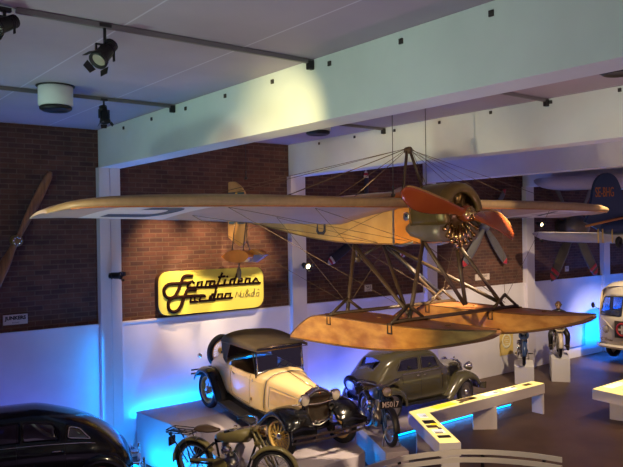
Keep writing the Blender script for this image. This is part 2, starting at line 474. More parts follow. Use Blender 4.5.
# spotlights: yoke, can, lens
def spotlamp(loc, aim, label, lit=False, size=1.0, hang=.16, cat='spotlight', col='black_metal'):
    t = thing('track_spotlight', label, cat, loc, group='spotlights of the hall')
    a = (Vector(aim) - Vector(loc)).normalized(); q = a.to_track_quat('Z', 'Y').to_matrix().to_4x4()
    s = size
    y = MB().tube([(0, 0, hang), (0, 0, .06 * s)], .014 * s, 8)
    y.box((0, 0, hang), (.10 * s, .05 * s, .03))
    y.box((-.075 * s, 0, .0), (.012, .03, .13 * s)); y.box((.075 * s, 0, .0), (.012, .03, .13 * s)); y.box((0, 0, .06 * s), (.16 * s, .03, .012))
    y.build('yoke', M['black_metal'], t)
    c = MB().lathe([(0, -.13 * s), (.035 * s, -.13 * s), (.045 * s, -.09 * s), (.045 * s, -.04 * s), (.062 * s, -.03 * s), (.066 * s, .09 * s), (.078 * s, .10 * s), (.078 * s, .13 * s), (.060 * s, .13 * s), (.056 * s, .10 * s), (0, .10 * s)], 18, m=q)
    for k in range(4): c.lathe([(.045 * s, -.12 * s + k * .022 * s), (.058 * s, -.12 * s + k * .022 * s), (.058 * s, -.112 * s + k * .022 * s), (.045 * s, -.112 * s + k * .022 * s)], 14, m=q)
    can = c.build('lamp_can', M[col], t)
    fl = MB()
    for k in range(4):
        an = k * PI / 2 + .3; d = Vector((math.cos(an), math.sin(an), 0))
        p = d * .08 * s; e = Vector((-d.y, d.x, 0)) * .05 * s
        fl.add([p + e + Vector((0, 0, .13 * s)), p - e + Vector((0, 0, .13 * s)), p * 1.35 - e * .8 + Vector((0, 0, .18 * s)), p * 1.35 + e * .8 + Vector((0, 0, .18 * s))], [(0, 1, 2, 3)], False, q)
    fl.build('barn_door', M['black_metal'], can, solid=.003)
    MB().lathe([(0, .115 * s), (.03 * s, .118 * s), (.057 * s, .108 * s)], 18, m=q).build('lens', M['white_lens'] if lit else M['lens'], can)
    return t
q = onZ(107, 38, CEIL - .30)
p = onZ(108, 21, CEIL); 
spotlamp((2.42, 6.08, CEIL - .27), (1.6, 5.6, CEIL - 1.2), 'big black spotlight hanging under the long track near the top left', size=1.1, hang=.24)
spotlamp((3.72, 9.42, CEIL - .24), (3.8, 9.0, CEIL - 2), 'small black spotlight on the track right of the white ceiling drum', size=.95, hang=.2)
spotlamp((1.56, 6.05, CEIL - .17), (1.0, 5.7, CEIL - .5), 'spotlight cut by the left edge of the photo, high in the corner', size=1.0, hang=.12)
s1 = onY(117, 276, 12.1); spotlamp((PX[1] + .17, 12.2, s1.z), (7.5, 9.5, 3.5), 'small black spotlight clamped on the leftmost white pillar', size=.9, hang=.02)
s2 = onY(305, 266, 12.1); spotlamp((PX[2] + .22, 12.2, s2.z), (8.5, 6, 2.6), 'lit spotlight on the white pillar right of the yellow sign', True, .9, .02)
s3 = onY(536, 228, 12.1)
spotlamp((PX[4] + .30, 12.14, s3.z + .12), (16, 5, 2.6), 'upper of two spotlights on the pillar left of the red striped propeller', True, .9, .02)
spotlamp((PX[4] + .30, 12.14, s3.z - .28), (14, 5, 1), 'lower of two spotlights on the pillar left of the red striped propeller', False, .9, .02)

# round ceiling drums
def drum(x, y, label):
    t = thing('ceiling_drum', label, 'ceiling drum', (x, y, CEIL), group='round drums on the ceiling')
    MB().lathe([(0, 0), (.205, 0), (.215, -.02), (.215, -.25), (.19, -.26), (0, -.26)], 40).build('white_housing', M['white'], t)
    MB().lathe([(0, -.26), (.185, -.26), (.20, -.27), (.20, -.30), (.16, -.325), (.13, -.31), (0, -.31)], 40).build('black_ring', M['black_metal'], t)
    MB().lathe([(0, 0.0), (.24, 0.0), (.24, -.012), (0, -.012)], 30).build('mounting_plate', M['black_metal'], t)
drum(2.94, 9.06, 'white ceiling drum with a black ring, in the first bay at the left')
drum(7.22, 9.02, 'round drum seen only as a dark disc under the front beam, above the cabane')
drum(7.02, 3.72, 'round drum seen only as a dark disc at the top right edge')

# ------------------------------------------------------------------ sign
def sign():
    t = thing('yellow_sign', 'yellow rounded sign with dark script lettering on the brick wall', 'sign', (0, 0, 0))
    YS = 12.33
    tl = onY(158.2, 272, YS); br = onY(263.8, 308.3, YS)
    x0, x1 = tl.x, br.x; z1 = CAMZ - .765; z0 = CAMZ - 1.62
    rp = rpoly([(x0, z0), (x1, z0), (x1, z1), (x0, z1)], .24, n=8)
    MB().prism(rp, YS, YS + .02).build('face', M['sign'], t)
    MB().prism(rpoly([(x0 + .0, z0 + .0), (x1 + .03, z0), (x1 + .03, z1), (x0, z1)], .24, n=8), YS + .021, D - .002).build('edge', M['sign_edge'], t)
    # script strokes traced in the plane of the sign (a: 155..215 x 265..315, zoom 9.333)
    def A(x, y): return onY(155 + x / 9.333, 265 + y / 9.333, YS - .012)
    def B(x, y): return onY(210 + x / 9.333, 260 + y / 9.333, YS - .012)
    def stroke(mb, pts, r=.021, smooth=True, fn=A):
        P = [fn(*p) for p in pts]
        if smooth and len(P) > 2: P = spl(P, len(P) * 5)
        n0 = len(mb.v); mb.tube(P, r, 8)
    w1 = MB()
    stroke(w1, [(352, 102), (300, 101), (272, 108), (256, 130), (240, 175), (215, 240), (185, 290), (145, 310), (105, 298), (86, 265), (85, 230), (105, 195), (140, 178), (200, 174), (260, 170), (330, 165)], .034)
    stroke(w1, [(385, 233), (330, 232), (300, 240), (285, 268), (268, 310), (245, 375), (215, 420), (175, 438), (140, 425), (124, 390), (128, 345), (150, 318), (190, 303), (250, 298), (330, 292), (400, 289), (455, 287)], .034)
    # r a m
    def st(*pts, fn=A, r=.0215): stroke(w1, pts, r, False, fn)
    st((300, 210), (322, 158), (350, 150), (364, 170))
    st((392, 206), (402, 162), (442, 152), (430, 205)); 
    st((468, 205), (484, 152), (558, 150)); st((508, 205), (520, 155)); st((545, 205), (558, 152))
    st((300, 211), (560, 202))
    # o r d (lower word)
    st((330, 345), (338, 300), (372, 297), (370, 340), (330, 343)); st((412, 335), (435, 285), (465, 283), (468, 300)); st((325, 345), (400, 341)); st((412, 337), (560, 328))
    st((505, 330), (515, 290), (545, 286)); st((545, 330), (575, 235))
    # t i d e n s
    st((0, 242), (470, 212), fn=B); 
    st((30, 368), (62, 250), (115, 118), fn=B); st((78, 160), (140, 152), fn=B)
    st((130, 232), (145, 180), fn=B); st((155, 158), (165, 152), fn=B)
    st((185, 228), (195, 182), (235, 175), fn=B); st((222, 225), (255, 120), fn=B)
    st((262, 222), (270, 175), (300, 172), (300, 195), (268, 200), fn=B)
    st((325, 222), (340, 172), (375, 170), (368, 215), fn=B)
    st((400, 205), (430, 168), (438, 178), fn=B); st((432, 170), (455, 210), (400, 214), fn=B)
    # d o n
    st((0, 368), (210, 352), fn=B); st((5, 365), (22, 318), (45, 315), fn=B)
    st((68, 362), (78, 318), (118, 314), (108, 358), fn=B); st((135, 358), (150, 314), (195, 310), (185, 345), (212, 352), fn=B)
    w1.build('script_lettering', M['letter'], t)
    w2 = MB()
    def th(*p): stroke(w2, p, .0065, False, B)
    th((238, 350), (252, 295), (278, 340), (292, 285)); th((292, 310), (286, 345), (312, 342), (318, 305))
    th((372, 340), (335, 290), (350, 272), (358, 290), (330, 325), (340, 345), (375, 310))
    th((412, 330), (420, 265)); th((415, 300), (392, 305), (384, 335), (408, 338), (418, 310)); th((455, 300), (436, 305), (430, 332), (452, 332), (460, 300), (455, 336)); th((445, 280), (452, 270), (460, 280))
    th((415, 265), (400, 338))
    w2.build('thin_lettering', M['thin_letter'], t)
sign()

# small labels on the brick
def plaque(px, py, w, h, lines, label, yy=D):
    q = onY(px, py, yy - .02)
    t = thing('wall_label', label, 'label', (q.x, yy - .001, q.z), group='small labels on the brick wall')
    MB().box((0, -.012, 0), (w, .022, h)).build('plate', M['plate'], t, bevel=.003)
    for (s, sz, dz) in lines:
        if s[0] == '~':
            mb = MB(); n = len(s); xx = -n * sz * .3
            for k in range(n):
                a = .5 + .5 * math.sin(k * 2.3 + px)
                mb.box((xx + k * sz * .6 + sz * .3, -.024, dz), (sz * .13, .004, sz * .7)); mb.box((xx + k * sz * .6 + sz * .42, -.024, dz + (a - .5) * sz * .5), (sz * .25, .004, sz * .14))
            mb.build('worn_lettering', M['ink'], t); continue
        text(s, sz, M['ink'], t, 'lettering', Matrix.Translation((0, -.025, dz)) @ Matrix.Rotation(PI / 2, 4, 'X'), bold=.004)
plaque(15.5, 319.5, .40, .17, [('JUNKERS', .085, .025), ('~~~~~~', .034, -.052)], 'pale label on the brick, lowest at the far left under the wooden propeller')
plaque(368.5, 288, .23, .16, [('~~~', .085, .03), ('~~~~', .04, -.045)], 'pale label under the three-bladed propeller, seen through the float struts')
plaque(482.5, 277, .62, .17, [('~~~~~~~~', .085, .03), ('~~~', .04, -.05)], 'wide pale label under the grey propeller, beside the float struts')
plaque(567, 268.7, .20, .17, [('~~~', .06, .02)], 'pale label between the red striped tips of the four-bladed propeller')

# ------------------------------------------------------------------ propellers on the wall
def blade(mb, L, w, th=.05, twist=.5, r0=.08, n=12, ang=0, tip=.35, wf=None):
    rings = []
    for i in range(n + 1):
        t = i / n; r = r0 + (L - r0) * t
        if wf: ww = w * herm([a for a, b in wf], [b for a, b in wf], t)
        else: ww = w * (0.35 + .65 * math.sin(min(1, t / .6) * PI / 2)) * (1 if t < .75 else max(.06, math.sqrt(max(0, 1 - ((t - .75) / .25) ** 2)) * (1 - tip) + tip * (1 if t < .999 else .1)))
        h = th * (1 - .75 * t); a = twist * (1 - t) + .12
        ring = []
        for j in range(10):
            b = 2 * PI * j / 10
            x = math.cos(b) * ww / 2; y = math.sin(b) * h / 2
            ring.append(Vector((x * math.cos(a) - y * math.sin(a), x * math.sin(a) + y * math.cos(a), r)))
        rings.append(ring)
    m = Matrix.Rotation(ang, 4, 'Y')
    mb.loft(rings, m=m); return mb
# blades lie in the XZ plane, angle 0 = up, positive towards +X
t = thing('wooden_propeller', 'large two-bladed wooden propeller hung slanted on the brick at the far left', 'propeller', (3.31, D - .16, CAMZ - .11))
wf = [(0, .55), (.12, .6), (.3, .95), (.55, 1.0), (.8, .85), (.95, .6), (1, .3)]
b = blade(MB(), 1.33, .20, .09, .7, .0, 18, R(26.5), wf=wf); blade(b, 1.33, .20, .09, .7, .0, 18, R(206.5), wf=wf)
b.build('blades', M['prop_wood'], t)
m = MB().lathe([(0, -.07), (.085, -.07), (.095, -.055), (.095, .085), (.08, .10), (.06, .158), (0, .158)], 24, 'y', c=(0, 0, 0)); hub = m.build('hub', M['prop_edge'], t)
m = MB()
for k in range(8): m.lathe([(0, 0), (.014, 0), (.014, .015), (0, .015)], 8, 'y', c=(.06 * math.cos(k * PI / 4), -.085, .06 * math.sin(k * PI / 4)))
m.build('hub_bolts', M['chrome'], hub)
def wallprop(label, x, z, L, w, angs, bm, hubr, tips, hubm='grey_blade', y=.14):
    t = thing('metal_propeller', label, 'propeller', (x, D - y, z), group='metal propellers hung on the brick')
    for a in angs:
        o = blade(MB(), L, w, .07, .5, .0, 12, R(a), .5).build('blade', bm, t)
        for (s0, s1, mt) in tips:
            mb = MB()
            blade(mb, L * 1.002, w * 1.03, .09, .5, .0, 12, 0, .5)
            # keep only the ring range of the band
            rr = []
            n = 12; full = mb.v
            def ringat(s):
                f = s * n; i = min(int(f), n - 1); u = f - i
                return [Vector(full[i * 10 + j]).lerp(Vector(full[(i + 1) * 10 + j]), u) for j in range(10)]
            bb = MB().loft([ringat(s0 + (s1 - s0) * k / 4) for k in range(5)], m=Matrix.Rotation(R(a), 4, 'Y'))
            bb.build('painted_band', mt, o)
    MB().lathe([(0, -hubr * 1.2), (hubr * .45, -hubr * 1.1), (hubr * .9, -hubr * .55), (hubr, 0), (hubr, .10), (hubr * .6, .12), (hubr * .6, y - .002), (0, y - .002)], 24, 'y').build('hub', M[hubm], t)
    return t
wallprop('black three-bladed propeller with red and white tips behind the fuselage', 11.36, CAMZ - .02, 1.46, .20, (0, 118, 238), M['dark_blade'], .12, [(.86, .90, M['plate']), (.90, .94, M['red']), (.94, .985, M['plate'])])
wallprop('grey four-bladed propeller with small red tips behind the big red propeller', 15.85, CAMZ + .02, 1.45, .24, (42, 138, 222, 318), M['grey_blade'], .12, [(.90, .99, M['red'])])
wallprop('four-bladed propeller with double red stripes and a large grey hub at the right', 19.75, CAMZ - .03, 2.05, .34, (40, 140, 218, 322), M['olive_blade'], .40, [(.80, .86, M['red']), (.90, .96, M['red'])], 'alu', y=.5)

# ------------------------------------------------------------------ platforms, strips
def platform_roadster():
    # outline at the top, with the height falling towards the front
    def hz(y): return .918 if y > 11.05 else (.615 if y < 9.35 else .615 + (.918 - .615) * (y - 9.35) / 1.7)
    prof = [(12.20, 5.34, 8.55), (11.05, 5.44, 8.40), (10.2, 5.50, 8.2), (9.35, 5.6, 8.02), (8.42, 5.72, 7.63), (8.33, 6.2, 7.4)]
    t = MB(); rings = []
    for y, xa, xb in prof: rings.append([(xa, y, 0.02), (xa, y, hz(y)), (xb, y, hz(y)), (xb, y, 0.02)])
    t.loft(rings, smooth=False)
    return tag(t.build('car_platform', M['plinth'], bevel=.008), 'raised grey lilac platform under the cream roadster, against the wall', 'platform', 'display platforms')
platform_roadster()
def obox(p0, p1, w, h, z0=0):
    a = Vector(p0); b = Vector(p1); d = (b - a).normalized(); n = Vector((-d.y, d.x))
    poly = [a - n * w / 2, b - n * w / 2, b + n * w / 2, a + n * w / 2]
    return MB().prism([(p.x, p.y) for p in poly], z0, z0 + h, 'xy')
tag(obox((8.17, 8.22), (8.95, 9.83), .40, .54).build('motorcycle_platform', M['plinth'], bevel=.008), 'narrow lilac platform under the dark motorcycle with the number plate', 'platform', 'display platforms')
tag(obox((4.75, 9.50), (5.85, 7.70), .5, .52).build('motorcycle_platform', M['plinth'], bevel=.008), 'narrow platform under the khaki motorcycle, at the bottom edge', 'platform', 'display platforms')
tag(MB().box((11.2, 11.2, .085), (5.3, 2.3, .05)).build('car_platform', M['plinth'], bevel=.008), 'low platform with a blue glow beneath it, under the olive saloon', 'platform', 'display platforms')
tag(MB().box((11.2, 11.3, .03), (5.0, 1.9, .06)).build('platform_base', M['black_metal']), 'dark recessed base under the low platform of the olive saloon', 'platform base')
def strip(a, b, label, zz, up_=(0, 0, 1)):
    return tag(MB().tube([a, b], .022, 8).build('light_strip', M['led']), label, 'light strip', 'blue light strips')
strip((8.6, 10.10, .035), (13.8, 10.10, .035), 'bright blue light strip under the front edge of the olive saloon platform', 0)
strip((5.15, 11.9, .04), (5.30, 9.3, .04), 'blue light strip along the left foot of the roadster platform', 0)

# ------------------------------------------------------------------ back-lit tables
def table(poly, z, label, legs, pics):
    t = thing('backlit_table', label, 'table', (poly[0][0], poly[0][1], 0), group='back-lit display tables')
    L = lambda p: (p[0] - poly[0][0], p[1] - poly[0][1])
    pl = [L(p) for p in poly]
    MB().prism(pl, z - .23, z - .01, 'xy').build('frame', M['white'], t, bevel=.004)
    cx = sum(p[0] for p in pl) / len(pl); 
    # inset lit top
    def inset(pl, d):
        out = []; n = len(pl)
        area = sum(pl[i][0] * pl[(i + 1) % n][1] - pl[(i + 1) % n][0] * pl[i][1] for i in range(n)); sg = 1 if area > 0 else -1
        for i in range(n):
            p0, p1, p2 = Vector(pl[i - 1]), Vector(pl[i]), Vector(pl[(i + 1) % n])
            e1 = (p1 - p0).normalized(); e2 = (p2 - p1).normalized()
            n1 = Vector((-e1.y, e1.x)) * sg; n2 = Vector((-e2.y, e2.x)) * sg
            b = (n1 + n2); b = b / max(b.dot(n1), .2)
            out.append(tuple(p1 + b * d))
        return out
    top = MB().prism(inset(pl, .018), z - .012, z + .002, 'xy').build('lit_top', M['table_top'], t)
    for (a, b, w, h) in legs:
        a = Vector(L(a)); b = Vector(L(b)); d = (b - a).normalized(); n = Vector((-d.y, d.x)) * w / 2
        MB().prism([tuple(a - n), tuple(b - n), tuple(b + n), tuple(a + n)], 0, z - .23, 'xy').build('leg', M['white'], t)
    for (c, dx, dy, ang, mt) in pics:
        c = L(c)
        MB().box((c[0], c[1], z + .006), (dx, dy, .006), Matrix.Rotation(R(ang), 3, 'Z')).build('picture', M[mt], t)
A_ = 58.5
arm = lambda s, o=0: (9.80 - .95 * s + o * .85, 9.25 - 1.55 * s - o * .5)
table([(9.71, 9.46), (13.77, 9.48), (13.79, 9.15), (9.98, 9.15), (8.98, 7.55), (8.67, 7.75)], .70,
      'long angled back-lit table in front of the olive saloon', [((13.76, 9.46), (13.76, 9.17), .05, 0), ((11.62, 9.44), (12.02, 9.14), .06, 0), ((9.5, 9.05), (9.85, 8.9), .06, 0), ((8.72, 7.75), (8.98, 7.60), .06, 0)],
      [((10.55, 9.31), .62, .2, 1, 'photo_yellow'), ((11.3, 9.33), .5, .18, 1, 'photo_mid'), ((11.45, 9.30), .2, .1, 1, 'photo_dark'), ((12.05, 9.32), .45, .17, 1, 'photo_pale'), ((12.2, 9.3), .16, .1, 1, 'photo_dark'),
       ((12.7, 9.32), .4, .16, 1, 'photo_pale'), ((12.9, 9.36), .16, .06, 1, 'photo_dark'), ((13.35, 9.31), .26, .12, 1, 'photo_mid'), ((11.0, 9.24), .1, .05, 1, 'photo_dark'),
       (arm(.12), .26, .16, A_, 'photo_pale'), (arm(.14, .04), .12, .08, A_, 'photo_mid'), (arm(.36), .22, .22, A_, 'photo_dark'), (arm(.45, .05), .12, .12, A_, 'photo_yellow'), (arm(.52, -.03), .16, .20, A_, 'photo_mid'),
       (arm(.68), .2, .2, A_, 'photo_pale'), (arm(.72, -.02), .12, .14, A_, 'photo_mid'), (arm(.60, .07), .1, .06, A_, 'photo_dark'), (arm(.86), .14, .22, A_, 'photo_dark')])
table([(14.08, 8.17), (17.2, 8.25), (17.2, 7.3), (13.98, 7.3)], .70, 'back-lit table cut by the right edge of the photo', [((14.50, 8.0), (14.62, 7.45), .05, 0), ((17, 8.0), (17, 7.5), .05, 0)],
      [((14.75, 8.0), .7, .2, 1, 'photo_pale'), ((14.7, 7.6), .5, .2, 1, 'photo_yellow'), ((15.5, 7.8), .3, .2, 1, 'photo_mid')])

# ------------------------------------------------------------------ curved barrier in front
def barrier():
    t = thing('curved_barrier', 'curved cream barrier of two flat bars at the bottom of the photo', 'barrier', (0, 0, 0))
    px = [(340, 476), (368, 467), (388, 460.5), (410, 455.8), (450, 451), (478, 450.5), (504, 451.6), (534, 454.3), (562, 458.5)]
    P = spl([onZ(a, b, 1.02) for a, b in px], 40)
    def bar(z, h):
        rings = []
        for i, p in enumerate(P):
            a = P[max(i - 1, 0)]; b = P[min(i + 1, len(P) - 1)]; d = (b - a); d.z = 0; d.normalize(); n = Vector((-d.y, d.x, 0)) * .012
            rings.append([Vector((p.x, p.y, z)) - n, Vector((p.x, p.y, z)) + n, Vector((p.x, p.y, z + h)) + n, Vector((p.x, p.y, z + h)) - n])
        return MB().loft(rings, smooth=False)
    bar(.965, .07).build('bar', M['rail'], t); bar(.85, .07).build('bar', M['rail'], t)
    for i in (2, 13, 26, 37):
        p = P[i]
        MB().box((p.x + .03, p.y + .04, .5), (.035, .035, 1.0)).build('post', M['black_metal'], t)
barrier()
# ------------------------------------------------------------------ the floatplane (nose towards -Y)
X0 = 7.45
def Z(z): return CAMZ + z
fp = thing('floatplane', 'large wooden monoplane on two golden floats hanging in the middle of the hall', 'aircraft', (0, 0, 0))
# fuselage: stations y, half width, bottom z, top z
FS = [(6.62, .385, -.20, .44), (7.1, .39, -.23, .47), (8.0, .385, -.22, .47), (9.0, .32, -.155, .44), (10.0, .24, -.03, .40), (11.0, .14, .11, .34), (11.75, .05, .20, .29)]
ys = [f[0] for f in FS]
def fus(y): return [herm(ys, [f[k] for f in FS], y) for k in (1, 2, 3)]
def ring(y, n=7, grow=0):
    w, b, t = fus(y); w += grow; b -= grow; t += grow
    crown = .09 * min(1, w / .3)
    out = [(X0 - w, y, Z(b + .02)), (X0 - w, y, Z(t - .02))]
    for k in range(n): a = PI * k / (n - 1); out.append((X0 - math.cos(a) * w * .96, y, Z(t + crown * math.sin(a))))
    out += [(X0 + w, y, Z(t - .02)), (X0 + w, y, Z(b + .02)), (X0 + w * .95, y, Z(b)), (X0 - w * .95, y, Z(b))]
    return out
rr = [7.12, 7.16] + [7.2 + (11.75 - 7.2) * k / 16 for k in range(17)]
body = MB().loft([ring(y) for y in rr]); body = body.build('fuselage', M['plywood'], fp)
md = body.modifiers.new('es', 'EDGE_SPLIT'); md.split_angle = R(35)
nose = MB().loft([ring(y) for y in (6.62, 6.8, 7.0, 7.115)]).build('cockpit_side', M['orange_ply'], fp)
md = nose.modifiers.new('es', 'EDGE_SPLIT'); md.split_angle = R(35)
m = MB()
for sx in (-1, 1): m.box((X0 + sx * .392, 7.115, Z(.10)), (.012, .035, .66))
m.box((X0, 7.115, Z(-.232)), (.78, .035, .012)); m.build('metal_band', M['steel'], fp)
# thin brown keel edge along the bottom
m = MB()
for sx in (-1, 1):
    m.tube([(X0 + sx * fus(y)[0], y, Z(fus(y)[1] + .012)) for y in rr], .011, 6)
    m.tube([(X0 + sx * fus(y)[0], y, Z(fus(y)[2] - .01)) for y in rr], .008, 6)
m.build('longeron_edge', M['rub'], fp)
# round port in the orange side, letter on the side
m = MB().lathe([(0, 0), (.045, 0), (.062, .006), (.062, .014), (0, .014)], 20, 'x', c=(X0 - .402, 6.86, Z(.17)))
m.build('round_port', M['steel'], fp)
MB().lathe([(0, 0), (.026, 0), (.026, .004), (0, .004)], 16, 'x', c=(X0 - .408, 6.85, Z(.18))).build('port_hole', M['black_metal'], fp)
def flat_u(w, h, th, mtx, t=.006, name='letter_marking', parent=None):
    poly = rpoly([(-w / 2, h / 2), (-w / 2, -h / 2), (w / 2, -h / 2), (w / 2, h / 2)], 0.001)
    out = [(-w / 2, h / 2), (-w / 2, -h / 2 + .05), (-w / 2 + .05, -h / 2), (w / 2 - .05, -h / 2), (w / 2, -h / 2 + .05)]
    wi = w - 2 * th
    inn = [(-wi / 2, -h / 2 + .075), (-wi / 2 + .03, -h / 2 + th), (wi / 2 - .03, -h / 2 + th), (wi / 2, -h / 2 + .075)]
    poly = out + [(wi / 2, h / 2)] + inn[::-1] + [(-wi / 2, h / 2)]
    return MB().prism(poly, 0, t, 'xy', m=mtx).build(name, M['mark'], parent)
wl = onX(320, 227, X0 - .36)
y_, z_ = wl.y, wl.z
wU = fus(y_)[0] + .004
flat_u(.26, .25, .048, Matrix.Translation((X0 - wU - .004, y_, z_)) @ Matrix(((0, 0, -1, 0), (1, 0, 0, 0), (0, 1, 0, 0), (0, 0, 0, 1))) @ Matrix.Rotation(R(3.5), 4, 'Y'), parent=body)

# cockpit rim and windscreen hood behind the cowl
m = MB().tube([(X0 + .27 * math.cos(a), 7.55 + .30 * math.sin(a), Z(.545 - .05 * abs(math.cos(a)))) for a in [k * 2 * PI / 24 for k in range(24)]], .028, 8, closed=True)
m.build('cockpit_coaming', M['brown_leather'], fp)
MB().lathe([(0, 0), (.25, .0), (.25, .012), (0, .012)], 20, 'z', c=(X0, 7.55, Z(.515))).build('cockpit_opening', M['interior'], fp)
S_ = lambda a, b: Vector((X0 + .30 * math.sin((a - .5) * 2.4), 7.12 - .06 * math.cos((a - .5) * 3) + b * .10, Z(.50 + b * .13 * math.cos((a - .5) * 2.2))))
g = MB(); grid(g, S_, 0, 1, 0, 1, 12, 3, False); g.build('windscreen_hood', M['fabric'], fp, solid=.006)

# cowling: horseshoe, open below
CY0, CY1 = 6.74, 6.12; CZ = .19; CR = .43
cx = X0 - .02
def cring(y, r, inner=False):
    out = []
    for k in range(27):
        a = R(-20 + 220 * k / 26)
        out.append(Vector((cx + math.cos(a) * r, y, Z(CZ + math.sin(a) * r))))
    return out
prof = [(CY0 + .02, .40), (CY0 - .02, .43), (CY0 - .25, .435), (CY1 + .14, .435), (CY1 + .05, .42), (CY1 + .01, .385), (CY1, .34), (CY1 + .02, .30), (CY1 + .06, .285)]
m = MB().loft([cring(y, r) for y, r in prof], cap=False, closed=False)
cowl = m.build('cowling', M['cowl'], fp, solid=.012)
MB().tube(cring(CY0 + .0, .437), .008, 6).build('cowling_seam', M['cowl'], cowl); MB().tube(cring(CY1 + .13, .438), .005, 6).build('cowling_seam', M['cowl'], cowl)
# grey side fairing below the cowl
for sx, nm in ((-1, 'left'), (1, 'right')):
    rg = []
    for y, r, zz in ((6.95, .05, .07), (6.80, .12, .06), (6.60, .15, .045), (6.35, .15, .03), (6.22, .13, .03)):
        rg.append([(cx + sx * (.31 + math.cos(a) * r * .75), y, Z(zz - .07 + math.sin(a) * r)) for a in [2 * PI * k / 14 for k in range(14)]])
    MB().loft(rg).build('side_fairing', M['alu'], fp)
MB().box((X0, 6.62, Z(.12)), (.74, .02, .62)).build('firewall', M['alu'], fp)
m = MB().tube([(X0 - .38, 7.08, Z(-.22)), (X0 - .40, 6.95, Z(-.235)), (X0 - .38, 6.78, Z(-.20)), (X0 - .33, 6.66, Z(-.12))], .022, 8)
m.tube([(X0 + .38, 7.08, Z(-.22)), (X0 + .40, 6.95, Z(-.235)), (X0 + .38, 6.78, Z(-.20)), (X0 + .33, 6.66, Z(-.12))], .022, 8)
m.build('lower_pipe', M['steel'], fp)
# rotary engine: crankcase, nine finned cylinders
en = MB().lathe([(0, 6.14), (.06, 6.14), (.09, 6.20), (.15, 6.24), (.15, 6.44), (.10, 6.48), (0, 6.6)], 24, 'y', c=(cx, 0, Z(CZ))).build('engine', M['copper_tube'], fp)
for k in range(9):
    a = 2 * PI * k / 9 + PI / 2 + .35; m = MB()
    mt = Matrix.Translation((cx, 6.34, Z(CZ))) @ Matrix.Rotation(a, 4, 'Y')
    pr = [(.0, .12), (.05, .12)]
    for j in range(9): h = .15 + j * .018; pr += [(.045, h), (.062, h + .003), (.062, h + .009), (.045, h + .012)]
    pr += [(.05, .32), (.04, .345), (0, .345)]
    m.lathe(pr, 12, 'z', m=mt)
    m.tube([(.0, -.10, .10), (0, -.085, .34)], .010, 6, m=mt); m.tube([(.03, -.10, .10), (.035, -.08, .33)], .007, 6, m=mt)
    m.build('cylinder', M['copper_tube'], en)
# exhaust pipes fanned out under the open cowl
m = MB()
for k in range(9):
    a = R(-152 + k * 15.5)
    p0 = Vector((cx + math.cos(a) * .20, 6.24, Z(CZ + math.sin(a) * .20))); p1 = Vector((cx + math.cos(a) * .36, 6.20, Z(CZ + math.sin(a) * .40)))
    m.tube([p0, p1], .020, 8); m.tube([p1, p1 + (p1 - p0).normalized() * .04], .030, 8)
m.tube([(cx - .02, 6.2, Z(CZ - .15)), (cx - .02, 6.2, Z(CZ - .46))], .028, 8)
m.build('exhaust_pipe_cluster', M['brass'], fp)
m = MB()
for k in range(2): m.tube([(cx - .1 - .03 * k, 6.24, Z(-.17)), (cx - .02, 6.22, Z(-.28 - .03 * k)), (cx + .12, 6.24, Z(-.14))], .010, 6)
m.build('oil_pipe', M['brass'], fp)

# propeller: two curved red-brown blades
PY = 6.0
hubc = onY(466, 213.5, PY)
pr_ = thing_part = bpy.data.objects.new('propeller', None)
bpy.data.objects.remove(pr_)
def propblade(tipx, tipz, bow, wmax):
    rings = []; n = 22
    L = Vector((tipx, 0, tipz)); dl = L.normalized(); nn = Vector((-dl.z, 0, dl.x))
    for i in range(n + 1):
        t = i / n
        c = L * t + nn * bow * math.sin(PI * min(1, t * 1.05)) * t
        wv = herm([0, .08, .22, .45, .7, .88, .96, 1], [.11, .12, .16, .225, .25, .205, .13, .02], t) * wmax
        th = herm([0, .1, .4, 1], [.11, .10, .05, .012], t)
        a = herm([0, .15, .5, 1], [1.15, 1.0, .62, .34], t)
        rg = []
        for j in range(14):
            b = 2 * PI * j / 14
            u = math.cos(b) * wv / 2; w_ = math.sin(b) * th / 2
            rg.append(c + nn * (u * math.cos(a) - w_ * math.sin(a)) + Vector((0, 1, 0)) * (u * math.sin(a) + w_ * math.cos(a)) * (1 if tipx < 0 else 1))
        rings.append(rg)
    return rings
mt = Matrix.Translation(hubc)
m = MB(); rl = propblade(-1.21, .27, .08, 1.12); rrg = propblade(1.04, -.29, .13, 1.50)
m.loft(rl, m=mt)
m.loft(rrg, m=mt)
m.lathe([(0, -.07), (.10, -.07), (.115, 0), (.10, .09), (0, .09)], 20, 'y', m=mt)
prop = m.build('propeller', M['prop_red'], fp)
# brown worn edges (metal sheathing along the outer leading edges)
for rg, j in ((rl, 7), (rrg, 0)):
    MB().tube([mt @ Vector(r_[j]) for r_ in rg[8:22]], .014, 6).build('edge_sheath', M['prop_edge'], prop)
hb = MB().lathe([(0, -.15), (.03, -.148), (.045, -.12), (.05, -.09), (.09, -.085), (.095, -.065), (.095, .0), (0, .0)], 24, 'y', m=mt)
for k in range(8): hb.lathe([(0, -.10), (.012, -.10), (.012, -.085), (0, -.085)], 8, 'y', m=mt @ Matrix.Translation((.07 * math.cos(k * PI / 4), 0, .07 * math.sin(k * PI / 4))))
hb.build('propeller_hub', M['brass'], prop)

